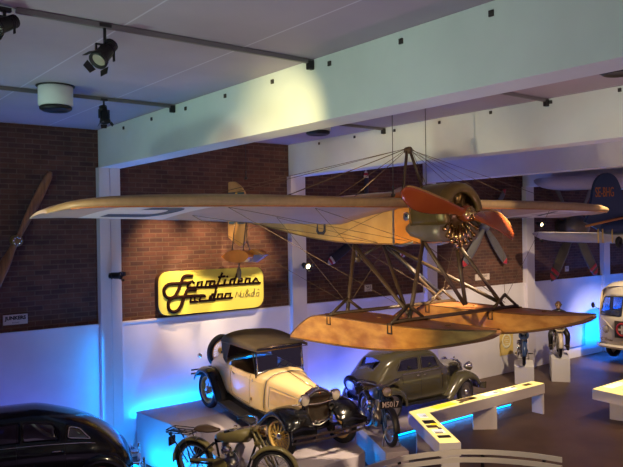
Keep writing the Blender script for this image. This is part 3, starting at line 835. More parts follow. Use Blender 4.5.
# wing: one side as a loft of aerofoil sections; s = distance from the centre line
WS = [(.36, 6.78, 8.30, .355, .12, .115), (1.5, 6.78, 8.33, .35, .14, .12), (3.0, 6.78, 8.36, .345, .19, .125), (4.2, 6.79, 8.38, .325, .22, .115), (4.65, 6.82, 8.37, .32, .225, .095), (4.95, 6.93, 8.33, .31, .22, .07), (5.10, 7.12, 8.20, .285, .215, .05), (5.16, 7.4, 8.0, .26, .22, .02)]
def wsec(s, k): return herm([w_[0] for w_ in WS], [w_[k] for w_ in WS], s)
def wpt(sx, s, c, top):
    le, te, zl, zt, th = [wsec(s, k) for k in range(1, 6)]
    y = le + (te - le) * c; z = zl + (zt - zl) * c
    r = .5 * th; c0 = .045; z -= .045
    k = math.sqrt(max(0, 1 - (1 - c / c0) ** 2)) if c < c0 else 1
    if top: zz = z + r + r * k if c < c0 else z + 2 * r * (1 - ((c - c0) / (1 - c0)) ** 1.4) + .03 * math.sin(PI * c) + .006
    else: zz = z + r - r * k + (.018 * math.sin(PI * c) if c > c0 else 0)
    return Vector((X0 + sx * s * (1.042 if sx > 0 else 1), y, Z(zz)))
CH = [0, .005, .015, .03, .045, .08, .13, .22, .35, .5, .65, .8, .92, 1]
SS = [.36, .8, 1.5, 2.2, 3.0, 3.6, 4.2, 4.5, 4.65, 4.8, 4.95, 5.03, 5.10, 5.14, 5.16]
for sx in (-1, 1):
    rings = [[wpt(sx, s, c, True) for c in CH[::-1]] + [wpt(sx, s, c, False) for c in CH[1:-1]] for s in SS]
    wing = MB().loft(rings).build('wing', M['fabric'], fp)
    # golden leading edge strip wraps the nose of the section
    lc = [(c, True) for c in (.13, .08, .045, .03, .015, .005)] + [(c, False) for c in (0, .005, .015, .03, .045)]
    rg = [[wpt(sx, s, c, t_) + Vector((0, -.004, .004 if t_ else -.003)) for c, t_ in lc] for s in SS]
    MB().loft(rg, cap=False, closed=False).build('leading_edge', M['le'], wing, solid=.003)
    m = MB().tube([wpt(sx, s, .03, False) + Vector((0, -.006, -.004)) for s in SS[:-3]], .011, 6); m.build('edge_strip', M['deck_ply'], wing)
    def upt(s, c, off=.003): return wpt(sx, s, c, False) + Vector((0, 0, -off))
    # white painted panel with a dark marking near the tip
    s0, s1 = (3.42, 4.52)
    rg = [[upt(s, .05 + .90 * k / 8, .003) for k in range(9)] for s in [s0 + (s1 - s0) * i / 8 for i in range(9)]]
    MB().loft(rg, cap=False, closed=False).build('white_panel', M['fabric_white'], wing)
    def onwing(poly, nm):
        v, f = cdt(poly, [], .08, .08)
        MB().add([upt(a, b, .007) for a, b in v], f).build(nm, M['mark'], wing)
    th = .10; ch = .09
    if sx < 0:   # open shape like a U lying on its side, bow towards the fuselage
        o = [(4.15, .16)] + [(3.85 - .26 * math.sin(PI * k / 12), .16 + .34 * (1 - math.cos(PI * k / 12))) for k in range(13)] + [(4.32, .84), (4.32, .66)]
        i_ = [(3.85 - .10 * math.sin(PI * k / 12), .66 - .16 * (1 - math.cos(PI * k / 12))) for k in range(13)] + [(4.15, .34)]
        onwing(o + i_, 'wing_marking')
    else:
        onwing([(3.5, .22), (3.64, .22), (4.3, .75), (4.16, .75)], 'wing_marking'); onwing([(4.2, .28), (4.32, .28), (3.8, .62), (3.68, .62)], 'wing_marking')
        onwing([(3.6, .80), (4.2, .80), (4.2, .90), (3.6, .90)], 'wing_marking')

# cabane pyramid, wires
apex = Vector((X0 - .02, 7.16, Z(1.15)))
m = MB()
for sx in (-1, 1):
    for yy in (7.08,):
        m.tube([(X0 + sx * .23, yy, Z(.50)), apex + Vector((sx * .03, 0, 0))], .022, 8)
m.build('cabane_strut', M['strut'], fp)
MB().lathe([(0, -.05), (.05, -.04), (.055, .0), (.05, .05), (0, .07)], 16, 'y', c=tuple(apex)).build('cabane_cap', M['strut'], fp)
m = MB()
for sx in (-1, 1):
    for s, c, dy in ((1.3, .12, -.03), (2.4, .12, 0), (3.5, .12, .03), (1.3, .68, -.02), (2.4, .68, .02), (3.5, .68, .05)):
        m.tube([apex + Vector((sx * .04, dy, .02)), wpt(sx, s, c, True)], .0042, 5)
m.build('upper_rigging_wire', M['wire'], fp)
# float undercarriage
NX, FX = X0 - 1.0, X0 + 1.0
YR, YF = 7.45, 6.25
L_ = X0 - .34; R_ = X0 + .34
st = []
st.append([(L_, 8.02, Z(-.22)), (NX, YR, Z(-1.19))])
st.append([(L_, 8.02, Z(-.24)), (NX + .05, YF + .05, Z(-1.10))])
st.append([(R_, 8.02, Z(-.22)), (FX, YR, Z(-1.19))])
st.append([(R_, 8.02, Z(-.24)), (FX - .05, YF + .05, Z(-1.10))])
st.append([(R_ - .1, 8.0, Z(-.22)), (NX + .1, YF + .15, Z(-1.06))])
st.append([(L_ + .0, 6.60, Z(-.19)), (NX, YF, Z(-1.19))])
st.append([(L_ + .0, 6.58, Z(-.19)), (X0 + .10, YF, Z(-1.06))])
st.append([(X0 + .02, 6.3, Z(-.30)), (X0 + .12, YF, Z(-1.06))])
st.append([(R_ - .0, 6.60, Z(-.19)), (FX, YF, Z(-1.19))])
# small V under the fuselage
vb = [(X0 + .0, 8.35, Z(-.47))]
st.append([(L_ + .04, 8.02, Z(-.22)), vb[0]]); st.append([(R_ - .04, 8.02, Z(-.22)), vb[0]])
for i, (a, b) in enumerate(st):
    MB().tube([a, b], .029 if i < 9 else .022, 10).build('float_strut', M['strut'], fp)
MB().lathe([(0, -.07), (.06, -.05), (.06, .05), (0, .07)], 12, 'y', c=vb[0]).build('skid_fitting', M['strut'], fp)
m = MB()
for yy in (YR, YF):
    m.tube([(NX - .30, yy, Z(-1.17)), (FX + .30, yy, Z(-1.17))], .026, 8)
m.build('spreader_bar', M['strut'], fp)
for fx in (NX, FX):
    for yy in (YR, YF):
        m = MB()
        for sx in (-1, 1):
            m.tube([(fx + sx * .33, yy, Z(-1.20)), (fx, yy, Z(-.98))], .022, 8)
        m.build('strut_foot', M['strut'], fp)
        for sx in (-1, 1):
            m = MB(); xx = fx + sx * .345
            m.box((xx, yy - .035, Z(-1.25)), (.012, .015, .12)); m.box((xx, yy + .035, Z(-1.25)), (.012, .015, .12)); m.box((xx, yy, Z(-1.31)), (.012, .085, .015)); m.box((xx, yy, Z(-1.19)), (.012, .085, .015))
            m.build('float_bracket', M['strut'], fp)
# long crossed spar from the rear right to the front (dark blue-black tube)
MB().tube([(R_, 8.1, Z(-.24)), (FX + .0, YR + .02, Z(-1.05))], .030, 10).build('dark_strut', M['dark_blade'], fp)
# lower flying wires
m = MB()
for s, c in ((1.9, .15), (3.2, .15), (1.9, .7), (3.2, .7)):
    m.tube([wpt(-1, s, c, False), (L_, YR if c > .5 else 6.65, Z(-.21))], .0035, 5)
    m.tube([wpt(-1, s, c, False), (NX, YR if c > .5 else YF, Z(-1.05))], .003, 5)
    m.tube([wpt(1, s, c, False), (FX, YR if c > .5 else YF, Z(-1.05))], .003, 5)
m.tube([(X0 - .34, 6.6, Z(-.2)), (FX, YF, Z(-1.1))], .005, 5); m.tube([(X0 - .4, 7.15, Z(.3)), (X0 - .38, 8.4, Z(-.1))], .004, 5)
m.tube([(NX, YF, Z(-1.1)), (FX, YR, Z(-1.0))], .005, 5); m.tube([(L_, 8.0, Z(-.25)), (FX, YR, Z(-1.1))], .005, 5)
m.tube([(NX, YR, Z(-1.1)), (R_, 8.0, Z(-.25))], .005, 5)
m.tube([(X0, 11.7, Z(.0)), wpt(-1, 1.9, .7, False)], .003, 5)
m.build('lower_rigging_wire', M['wire'], fp)

# floats: bow towards -Y
def make_float(fx):
    hw = .345
    prof_top = [(4.86, -1.155), (5.0, -1.165), (5.3, -1.185), (5.8, -1.20), (6.6, -1.205), (7.2, -1.20), (7.55, -1.20), (7.85, -1.235), (8.0, -1.31), (8.2, -1.43), (8.36, -1.56)]
    prof_bot = [(4.86, -1.185), (5.0, -1.255), (5.3, -1.345), (5.8, -1.455), (6.4, -1.535), (7.0, -1.57), (7.6, -1.585), (8.0, -1.59), (8.36, -1.60)]
    tx = [p[0] for p in prof_top]; tz = [p[1] for p in prof_top]; bx = [p[0] for p in prof_bot]; bz = [p[1] for p in prof_bot]
    Y_ = [4.86, 4.88, 4.92, 4.98, 5.07, 5.18, 5.3, 5.45, 5.6, 5.8, 6.0, 6.2, 6.6, 7.0, 7.3, 7.55, 7.7, 7.85, 7.95, 8.05, 8.15, 8.26, 8.36]
    def wd(y): return hw * min(1, .10 + .90 * math.sin(min(1, (y - 4.86) / 1.5) * PI / 2) ** .75)
    m = MB(); rings = []
    for y in Y_:
        w_ = wd(y); a = herm(tx, tz, y); b = herm(bx, bz, y)
        rings.append([(fx - w_, y, Z(a)), (fx + w_, y, Z(a)), (fx + w_ * .97, y, Z(b)), (fx - w_ * .97, y, Z(b))])
    m.loft(rings, smooth=True)
    for k in range(60):
        y = 5.0 + k * .055
        if y > 8.2: break
        m.box((fx - wd(y) - .001, y, Z(herm(tx, tz, y) - .03)), (.004, .007, .007)); 
        m.box((fx - wd(y) * .975 - .001, y, Z(herm(bx, bz, y) + .03)), (.004, .007, .007))
    fl = m.build('float', M['float_ply'], fp)
    md = fl.modifiers.new('es', 'EDGE_SPLIT'); md.split_angle = R(40)
    # deck skin
    rg = [[(fx - wd(y) * .98, y, Z(herm(tx, tz, y) + .002)), (fx - wd(y) * .5, y, Z(herm(tx, tz, y) + .012)), (fx, y, Z(herm(tx, tz, y) + .016)), (fx + wd(y) * .5, y, Z(herm(tx, tz, y) + .012)), (fx + wd(y) * .98, y, Z(herm(tx, tz, y) + .002))] for y in Y_]
    MB().loft(rg, cap=False, closed=False).build('deck', M['deck_ply'], fl)
    m = MB()
    for sx in (-1, 1):
        m.tube([(fx + sx * wd(y) * 1.0, y, Z(herm(tx, tz, y))) for y in Y_], .009, 6)
        m.tube([(fx + sx * wd(y) * .985, y, Z(herm(bx, bz, y))) for y in Y_], .014, 6)
    for sx in (-.6, -.2, .2, .6): m.tube([(fx + sx * wd(y), y, Z(herm(bx, bz, y) - .012)) for y in Y_], .011, 6)
    m.build('rubbing_strip', M['rub'], fl)
    m = MB(); 
    for yy in (5.6, 6.8, 7.9): m.lathe([(0, 0), (.035, 0), (.035, .012), (0, .014)], 12, 'z', c=(fx, yy, Z(herm(tx, tz, yy) + .014)))
    m.build('inspection_plug', M['rub'], fl)
make_float(NX); make_float(FX)

# tail: rudder, tailplane, tail float
ry = 11.72
def yz(px, py): q = onX(px, py, X0); return (q.y, q.z)
rud = [yz(229, 182), (onX(235, 182, X0).y, yz(235, 181.5)[1]), yz(241, 186), yz(245, 192), yz(247, 200), yz(247.2, 236), yz(245, 243), yz(241, 247), yz(229, 237.5)]
MB().prism(rpoly(rud, .05), X0 - .022, X0 + .022, 'yz').build('rudder', M['plywood'], fp, bevel=.006)
m = MB()
q = yz(238, 193.5)
def rbox(px0, px1, py, h, mt, nm):
    a = yz(px0, py); b = yz(px1, py)
    MB().box((X0 - .026, (a[0] + b[0]) / 2, a[1]), (.006, abs(a[0] - b[0]), h)).build(nm, mt, fp)
rbox(229.5, 236.2, 194.5, .075, M['green_sq'], 'rudder_marking'); rbox(238.5, 245, 194.5, .075, M['green_sq'], 'rudder_marking'); rbox(236.3, 238.3, 194.5, .08, M['yellow_mark'], 'rudder_marking')
rbox(230, 237, 221.5, .10, M['green_sq'], 'rudder_marking'); rbox(238.5, 245, 221.5, .10, M['green_sq'], 'rudder_marking')
# tailplane
rg = []
for k in range(15):
    s = -1.25 + 2.5 * k / 14; ch = .48 * math.sqrt(max(.04, 1 - (abs(s) / 1.3) ** 3))
    rg.append([(X0 + s, 11.55 - ch / 2, Z(.26)), (X0 + s, 11.55 - ch * .2, Z(.285)), (X0 + s, 11.55 + ch / 2, Z(.26)), (X0 + s, 11.55 - ch * .2, Z(.235))])
MB().loft(rg).build('tailplane', M['fabric'], fp)
# tail float: a rounded golden front wall, bottom board with mauve light painted into its colour
def tf(): 
    # front face seen: teardrop; the box runs along Y
    m = MB(); rings = []
    cxx = X0 + .02
    a0 = 11.05; a1 = 11.95
    for y, w_, h, dz in ((11.0, .02, .03, -.02), (11.04, .27, .17, 0), (11.2, .29, .20, 0), (11.5, .28, .18, 0), (11.8, .22, .10, .03), (11.95, .10, .03, .06)):
        pts = []
        for k in range(16):
            a = 2 * PI * k / 16
            pts.append((cxx + math.copysign(abs(math.cos(a)) ** .8, math.cos(a)) * w_, y, Z(-.46 + dz + math.sin(a) * h * .5)))
        rings.append(pts)
    return m.loft(rings)
tq = onX(238, 256, X0)
m = MB()
# side profile of the tail float traced at its distance: length along Y, blunt nose towards the camera
pf = [onX(222, 256.5, X0 - .12), onX(228, 252.2, X0 - .12), onX(236, 250, X0 - .12), onX(244, 251, X0 - .12), onX(249.5, 255.5, X0 - .12), onX(246, 260.5, X0 - .12), onX(239, 262.6, X0 - .12), onX(228, 261, X0 - .12)]
pl = [(p.y, p.z) for p in spl(pf + [pf[0]], 32)][:-1]
tfo = MB().prism(pl, X0 - .14, X0 - .02, 'yz').build('tail_float', M['orange_ply'], fp)
pf2 = [(max(p[0], 0), p[1]) for p in pl]
lq = [onX(a, b, X0 + .05) for a, b in ((244, 262.2), (257.5, 262.2), (268, 254.6), (249, 255))]
MB().prism([(p.y, p.z) for p in lq], X0 + .0, X0 + .06, 'yz').build('tail_float_bottom', M['mauve_lit'], tfo)
lq = [onX(a, b, X0 + .05) for a, b in ((249, 251.5), (254, 249), (260, 249.6), (266, 253), (267.5, 254.6), (249, 255))]
MB().prism([(p.y, p.z) for p in lq], X0 + .0, X0 + .10, 'yz').build('tail_float_top', M['orange_ply'], tfo)
m = MB()
for px, x in ((232, -.12), (243, -.12), (250.5, .32)):
    q1 = onX(px, 252, X0 + x); m.tube([(X0 + x * .3, q1.y + .0, Z(.20)), (X0 + x, q1.y, q1.z)], .012, 8)
m.build('tail_float_strut', M['strut'], fp)
q = onX(239, 264, X0 - .08)
m = MB().tube([q + Vector((0, 0, .04)), q + Vector((0, 0, -.12))], .014, 8)
q2 = onX(239, 273, X0 - .08); m.sphere(tuple(q2), (.02, .085, .125), 16)
m.build('water_rudder', M['alu'], fp)

# suspension cables (hang from the ceiling beams, hold the aircraft)
def hang(p, label, z1=CEIL):
    m = MB().tube([p, (p[0], p[1], z1)], .006, 6)
    m.tube([(p[0], p[1], p[2]), (p[0], p[1], p[2] + .16)], .014, 8); m.lathe([(.0, 0), (.03, .01), (.03, .05), (0, .06)], 10, c=(p[0], p[1], p[2] - .01))
    tag(m.build('suspension_cable', M['cable']), label, 'cable', 'suspension cables')
hang((X0 - .385, 7.12, Z(.46)), 'steel cable from the ceiling to the left side of the cabane')
hang((X0 + .385, 7.19, Z(.46)), 'steel cable from the ceiling to the right side of the cabane, behind the cowling')
hang((X0, 11.6, Z(1.02)), 'thin steel cable holding up the rudder end of the floatplane')

# ------------------------------------------------------------------ dark blue biplane at the right
bp = thing('biplane', 'dark blue aircraft with pale wings hanging at the right edge, tail towards the camera', 'aircraft', (0, 0, 0))
BX, BY = 14.5, 7.95
def fz(px, py): q = onY(px, py, BY); return (q.x, q.z)
fin = [fz(584, 222), fz(587.5, 214), fz(590.5, 200), fz(593.5, 184), fz(598, 176.5), fz(604, 173), fz(611, 174), fz(616.5, 180), fz(621, 192), fz(626, 215), fz(628, 232), fz(600, 231)]
f_ = MB().prism([(p.x, p.y) for p in spl([(a, b, 0) for a, b in fin], 48)], BY - .03, BY + .03, 'xz').build('tail_fin', M['blue_plane'], bp, bevel=.01)
tq = onY(604.5, 192.5, BY - .04)
tx = text('SE-BHG', .30, M['orange_text'], f_, 'registration', Matrix.Translation((tq.x + .02, BY - .036, tq.z)) @ Matrix.Rotation(R(-2), 4, 'Y') @ Matrix.Rotation(PI / 2, 4, 'X'), sx=.78)
rings = []
for x, w_, zc, h in ((14.02, .02, -.04, .10), (14.3, .10, -.03, .30), (14.8, .18, -.01, .40), (16, .30, 0.05, .52), (18, .38, .08, .66), (20, .36, .08, .7), (20.8, .2, .08, .5)):
    rings.append([(x, BY + w_ * math.cos(a), Z(zc + h / 2 * math.sin(a))) for a in [2 * PI * k / 16 for k in range(16)]])
fu = MB().loft(rings).build('fuselage', M['blue_plane'], bp)
def S_f(x, t): return None
a = onY(588, 226.5, BY - .20); b = onY(640, 215, BY - .24)
MB().tube([onY(586, 226.2, BY - .17), onY(606, 221.5, BY - .215), onY(640, 214, BY - .26)], .028, 6).build('orange_stripe', M['orange_text'], fu)
def bwing(x, z, ytip, chord, nm):
    rg = []
    for k in range(25):
        y = ytip - (ytip - 2.8) * (k / 24) ** 1.5
        e = min(1, (ytip - y) / .6); c = chord * math.sqrt(max(.03, 1 - (1 - e) ** 2)); zz = z + (y - BY) * .02 
        rg.append([(x + q_[0], y, zz + q_[1] - q_[0] * .24) for q_ in ((-c * .65, 0), (-c * .2, .05 * e + .003), (c * .15, .06 * e + .004), (c * .35, 0), (c * .1, -.03 * e))])
    MB().loft(rg).build(nm, M['pale_wing'], bp)
bwing(17.4, Z(1.06), 11.6, 1.3, 'upper_wing')
bwing(17.3, Z(-.40), 11.6, 1.3, 'lower_wing')
for yy in (7.0,):
    for xx in (17.1, 17.8): MB().tube([(xx, yy, Z(-.42)), (xx, yy, Z(1.05))], .022, 8).build('wing_strut', M['yellow_wheel'], bp)
for px in (598, 602.5, 612): MB().tube([onY(px, 229, BY - .1), onY(px + .5, 243, BY - .1)], .016, 8).build('undercarriage_strut', M['yellow_wheel'], bp)
q = onY(619, 242, BY - .15)
MB().lathe([(.05, -.03), (.11, -.03), (.125, 0), (.11, .03), (.05, .03)], 20, 'y', closed=True, c=tuple(q)).build('tail_wheel', M['tyre'], bp)
m = MB().tube([(17.2, 8.6, Z(-.5)), (17.1, 8.9, Z(-.75)), (17.3, 9.0, Z(-.9))], .014, 6); m.build('pitot_arm', M['black_metal'], bp)
hang((17.4, 8.1, Z(.4)), 'steel cable carrying the dark blue aircraft, cut by the right edge')
# ------------------------------------------------------------------ vehicle helpers (local: x forward, y left, z up, ground z = 0)
def wheel(parent, x, y, r, w, rim_mat, side, style='spoke', steer=0, n=20, cap=True, tw=.25):
    mt = Matrix.Translation((x, y, r)) @ Matrix.Rotation(steer, 4, 'Z')
    ri = r * (1 - tw)
    h = w / 2
    prof = [(ri, -h * .7), (ri + (r - ri) * .4, -h), (r - .02, -h * .85), (r, -h * .45), (r, h * .45), (r - .02, h * .85), (ri + (r - ri) * .4, h), (ri, h * .7)]
    t = MB().lathe(prof, 36, 'y', closed=True, m=mt)
    wob = MB()
    t = t.build('wheel', M['tyre'], parent)
    s = side
    if style == 'spoke':
        m = MB().lathe([(ri - .03, -h * .7), (ri + .005, -h * .75), (ri + .005, h * .75), (ri - .03, h * .7), (ri - .02, 0)], 36, 'y', closed=True, m=mt)
        for k in range(n):
            a = 2 * PI * k / n; o = .25 if k % 2 else -.25
            m.tube([(math.cos(a + o) * .055, s * h * (.9 if k % 2 else .3), math.sin(a + o) * .055), (math.cos(a) * (ri - .015), 0, math.sin(a) * (ri - .015))], .0075, 4, m=mt)
        m.lathe([(0, -h * .8), (.06, -h * .8), (.07, 0), (.06, h * .9), (0, h * .9)], 16, 'y', m=mt)
        rim = m.build('rim', rim_mat, t)
    else:
        m = MB().lathe([(0, s * h * .25), (ri * .45, s * h * .3), (ri * .62, s * h * .62), (ri * .8, s * h * .3), (ri + .005, s * h * .75), (ri + .005, -h * .7), (ri * .8, 0)], 32, 'y', m=mt)
        for k in range(10):
            a = 2 * PI * k / 10
            m.lathe([(0, 0), (.018, 0), (.018, .006), (0, .006)], 8, 'y', m=mt @ Matrix.Translation((math.cos(a) * ri * .62, s * h * .62 - .0, math.sin(a) * ri * .62)))
        rim = m.build('rim', rim_mat, t)
    if cap:
        MB().lathe([(0, s * (h * 1.0 + .015)), (.035, s * (h * 1.0 + .01)), (.062, s * h * .8), (.07, s * h * .5)], 20, 'y', m=mt).build('hub_cap', M['chrome'], rim if False else t)
    return t
def fender(path, y0, y1, crown, skirt, nseg=30, taper0=1, taper1=1):
    P = spl([(a, 0, b) for a, b in path], nseg); m = MB(); rings = []
    for i, p in enumerate(P):
        a = P[max(0, i - 1)]; b = P[min(nseg, i + 1)]; t = (b - a).normalized(); n = Vector((-t.z, 0, t.x))
        if n.z < 0 and abs(t.x) > .3: n = -n
        u = i / nseg
        k = 1
        rg = []
        for s, c in ((0, -.15), (.0, .35), (.12, .72), (.3, .95), (.5, 1), (.72, .92), (.88, .68), (.97, .3), (1, 0)):
            q = p + n * (c * crown - crown); rg.append(Vector((q.x, y0 + (y1 - y0) * s, q.z)))
        q = p - n * (crown + skirt); rg.append(Vector((q.x, y1, q.z)))
        rings.append(rg)
    m.loft(rings, cap=False, closed=False)
    return m
def lamp(parent, c, r, matb, face=(1, 0, 0), name='headlight', depth=.16, lensm='lens'):
    q = Vector(face).to_track_quat('Z', 'Y').to_matrix().to_4x4(); mt = Matrix.Translation(c) @ q
    m = MB().lathe([(0, -depth), (r * .35, -depth * .92), (r * .8, -depth * .5), (r * .98, -.02), (r * 1.04, 0), (r * 1.04, .014), (r * .93, .018)], 24, m=mt)
    o = m.build(name, matb, parent)
    MB().lathe([(r * .94, .012), (r * .6, .03), (0, .04)], 24, m=mt).build('lens', M[lensm], o)
    return o
def bumper(parent, x, w, zs, mt, curve=.08, h=.045, name='bumper', arms=True, sgn=1):
    m = MB()
    for z in zs:
        rg = []
        for k in range(17):
            y = -w + 2 * w * k / 16; xx = x - sgn * curve * (abs(y) / w) ** 2.5
            rg.append([(xx, y, z - h / 2), (xx + .014, y, z - h / 2), (xx + .014, y, z + h / 2), (xx, y, z + h / 2)])
        m.loft(rg, smooth=False)
    if arms:
        for y in (-w * .45, w * .45): m.box((x - sgn * .14, y, sum(zs) / len(zs)), (.28, .04, .03)); m.box((x + sgn * .01, y, sum(zs) / len(zs)), (.03, .05, (max(zs) - min(zs)) + h))
    return m.build(name, mt, parent)
def windows(parent, S, wins, gl, trim, dx=.1, dv=.06, off=-.012, r=.006, name='side_window'):
    for w_ in wins:
        for sd in (True, False):
            m = MB(); panel(m, S, w_, (), dx, dv, mirror=False, off=off)
            if not sd: m.v = [(a, -b, c) for a, b, c in m.v]
            o = m.build(name, gl, parent)
            if trim:
                P = [S(a, b, .002) for a, b in dens(w_, dx * .6, dv * .6)]
                if not sd: P = [Vector((p.x, -p.y, p.z)) for p in P]
                MB().tube(P, r, 6, closed=True).build('window_frame', trim, o)

# ================================================================== cream roadster
rdP = Vector((7.075, 10.33, .77))
rd = thing('roadster', 'cream open roadster with brown canvas top and yellow wire wheels on the platform', 'car', rdP, rot=(R(.4), R(6.73), R(-92.84)))
rd.scale = (.96, .85, .91)
rd.rotation_mode = 'XYZ'
ST = [(-1.93, [(.20, .52), (.24, .58), (.24, .62), (.22, .66), (.16, .69), (.08, .71), (0, .71)]),
      (-1.80, [(.34, .48), (.40, .58), (.40, .70), (.36, .79), (.27, .85), (.13, .88), (0, .88)]),
      (-1.5, [(.44, .46), (.50, .60), (.52, .80), (.49, .93), (.38, 1.02), (.2, 1.07), (0, 1.08)]),
      (-1.1, [(.52, .46), (.57, .60), (.60, .85), (.58, 1.03), (.46, 1.12), (.25, 1.16), (0, 1.17)]),
      (-.75, [(.57, .46), (.61, .60), (.635, .85), (.62, 1.06), (.50, 1.15), (.27, 1.19), (0, 1.20)]),
      (-.2, [(.60, .46), (.63, .60), (.645, .85), (.63, 1.07), (.50, 1.15), (.27, 1.19), (0, 1.20)]),
      (.25, [(.58, .46), (.60, .60), (.61, .85), (.58, 1.08), (.46, 1.16), (.24, 1.20), (0, 1.21)]),
      (.48, [(.50, .46), (.52, .60), (.52, .85), (.48, 1.07), (.37, 1.15), (.19, 1.19), (0, 1.20)]),
      (.9, [(.38, .50), (.40, .62), (.40, .85), (.37, 1.04), (.27, 1.12), (.14, 1.155), (0, 1.165)]),
      (1.36, [(.26, .56), (.28, .65), (.28, .85), (.26, 1.02), (.19, 1.09), (.09, 1.12), (0, 1.13)])]
S = surf(ST)
bd = MB()
# tub with cockpit opening (x -.72 .. .22, v > .56)
panel(bd, S, [(-1.93, 0), (.48, 0), (.48, 1), (.22, 1), (.22, .56), (-.72, .52), (-.72, 1), (-1.93, 1)], (), .1, .07)
tub = bd.build('body', M['cream'], rd, weld=True, solid=.008)
hd = MB(); grid(hd, S, .49, 1.36, 0, 1, 12, 14); hood = hd.build('hood', M['cream'], rd, weld=True, solid=.006)
m = MB().tube([S(.485, v / 14, .006) for v in range(2, 15)] + [Vector((p.x, -p.y, p.z)) for p in [S(.485, v / 14, .006) for v in range(13, 1, -1)]], .011, 6)
m.build('cowl_band', M['steel'], rd)
MB().tube([(.5, 0, 1.215), (1.36, 0, 1.142)], .008, 6).build('hood_hinge', M['chrome'], hood)
for sy in (-1, 1):
    m = MB()
    for k in range(22): m.box((.63 + k * .027, sy * (S(.63 + k * .027, .30).y + .004), .82), (.013, .014, .26), Matrix.Rotation(sy * R(-7), 3, 'Z'))
    m.build('hood_louvres', M['cream'], hood)
    fr = [(.59, .155), (1.27, .155), (1.27, .44), (.59, .44)]
    m = MB().tube([Vector((p.x, sy * p.y, p.z)) for p in [S(a, b, .004) for a, b in dens(fr, .1, .05)]], .006, 6, closed=True); m.build('louvre_frame', M['steel'], hood)
    # door lines and handle
    dl = [(.12, .1), (-.52, .1), (-.58, .3), (-.56, .52), (.10, .54)]
    m = MB().tube([Vector((p.x, sy * p.y, p.z)) for p in [S(a, b, .001) for a, b in dens(dl, .1, .05)]], .0045, 5, closed=True); dr = m.build('door_line', M['rub'], tub)
    MB().tube([(-.48, sy * .655, .99), (-.38, sy * .675, .99)], .012, 8).build('door_handle', M['chrome'], tub)
    m = MB().box((.18, sy * .62, .66), (.03, .03, .05)); m.box((.18, sy * .60, 1.02), (.03, .03, .05)); m.build('door_hinge', M['brass'], tub)
    m = MB().tube([Vector((p.x, sy * p.y, p.z)) for p in [S(a, .45, .004) for a in [-1.7 + .1 * k for k in range(22)]]], .006, 5); m.build('belt_moulding', M['cream'], tub)
# interior
m = MB().box((-.35, 0, .62), (.9, 1.10, .16)); m.box((-.66, 0, .92), (.14, 1.12, .46)); m.build('seat', M['brown_leather'], rd, bevel=.04)
MB().box((.2, 0, 1.05), (.04, 1.05, .20)).build('dashboard', M['interior'], rd)
MB().box((-.15, 0, .48), (1.7, 1.14, .03)).build('cabin_floor', M['interior'], rd)
mt = Matrix.Translation((-.02, .33, 1.12)) @ Matrix.Rotation(R(-62), 4, 'Y')
m = MB().tube([mt @ Vector((math.cos(a) * .20, math.sin(a) * .20, 0)) for a in [2 * PI * k / 24 for k in range(24)]], .014, 8, closed=True)
for k in range(4): m.tube([mt @ Vector((0, 0, 0)), mt @ Vector((math.cos(k * PI / 2 + .4) * .2, math.sin(k * PI / 2 + .4) * .2, 0))], .010, 6)
m.tube([mt @ Vector((0, 0, 0)), (.3, .33, .95)], .02, 8); m.build('steering_wheel', M['black_metal'], rd)
# windscreen
m = MB()
for y in (-.55, .55): m.tube([(.28, y, 1.12), (.16, y, 1.62)], .018, 8)
m.tube([(.28, -.55, 1.18), (.28, .55, 1.18)], .012, 8); m.tube([(.16, -.55, 1.62), (.16, .55, 1.62)], .018, 8)
ws = m.build('windscreen_frame', M['chrome'], rd)
MB().add([(.275, -.54, 1.19), (.275, .54, 1.19), (.165, .54, 1.60), (.165, -.54, 1.60)], [(0, 1, 2, 3)]).build('windscreen_glass', M['glass'], ws)
# canvas top: roof + rear curtain
TP = [(.30, [(.62, 1.60), (.625, 1.635), (.60, 1.655), (.45, 1.675), (.25, 1.685), (0, 1.69)]),
      (.0, [(.64, 1.57), (.645, 1.62), (.61, 1.665), (.45, 1.695), (.25, 1.705), (0, 1.71)]),
      (-.5, [(.65, 1.53), (.655, 1.61), (.62, 1.67), (.45, 1.70), (.25, 1.712), (0, 1.715)]),
      (-.85, [(.65, 1.49), (.65, 1.57), (.61, 1.645), (.45, 1.68), (.25, 1.692), (0, 1.695)]),
      (-1.0, [(.64, 1.47), (.635, 1.51), (.58, 1.57), (.43, 1.63), (.23, 1.66), (0, 1.665)])]
TP = sorted(TP); ST_ = surf(TP)
tm = MB(); grid(tm, ST_, -1.0, .30, 0, 1, 16, 12)
top = tm.build('canvas_top', M['canvas'], rd, weld=True, solid=.015)
# side quarter curtain + rear curtain
def Rr(s, t):   # s across -1..1, t 0 top..1 bottom
    a = s * PI / 2 * .999
    y = .63 * math.copysign(min(1, abs(math.sin(a)) ** .75), s); xo = -1.0 - .04 * math.cos(a) + (.10 if abs(s) > .98 else 0)
    zt = herm([0, .3, .6, 1], [1.66, 1.63, 1.56, 1.49], abs(s)); zb = 1.14
    return Vector((xo + .10 * t + (.0), y, zt + (zb - zt) * t))
cm = MB(); grid(cm, Rr, -1, 1, 0, 1, 24, 6, False)
for sy in (-1, 1):
    v = [(-1.0, sy * .635, 1.52), (-.60, sy * .655, 1.55), (-.66, sy * .65, 1.40), (-.74, sy * .64, 1.20), (-.78, sy * .63, 1.08), (-.86, sy * .62, 1.10), (-.94, sy * .61, 1.14), (-.98, sy * .63, 1.35)]
    cm.add(v, [(0, 1, 2, 3, 4, 5, 6, 7)], False)
cm.build('rear_curtain', M['canvas'], top, solid=.01)
m = MB()
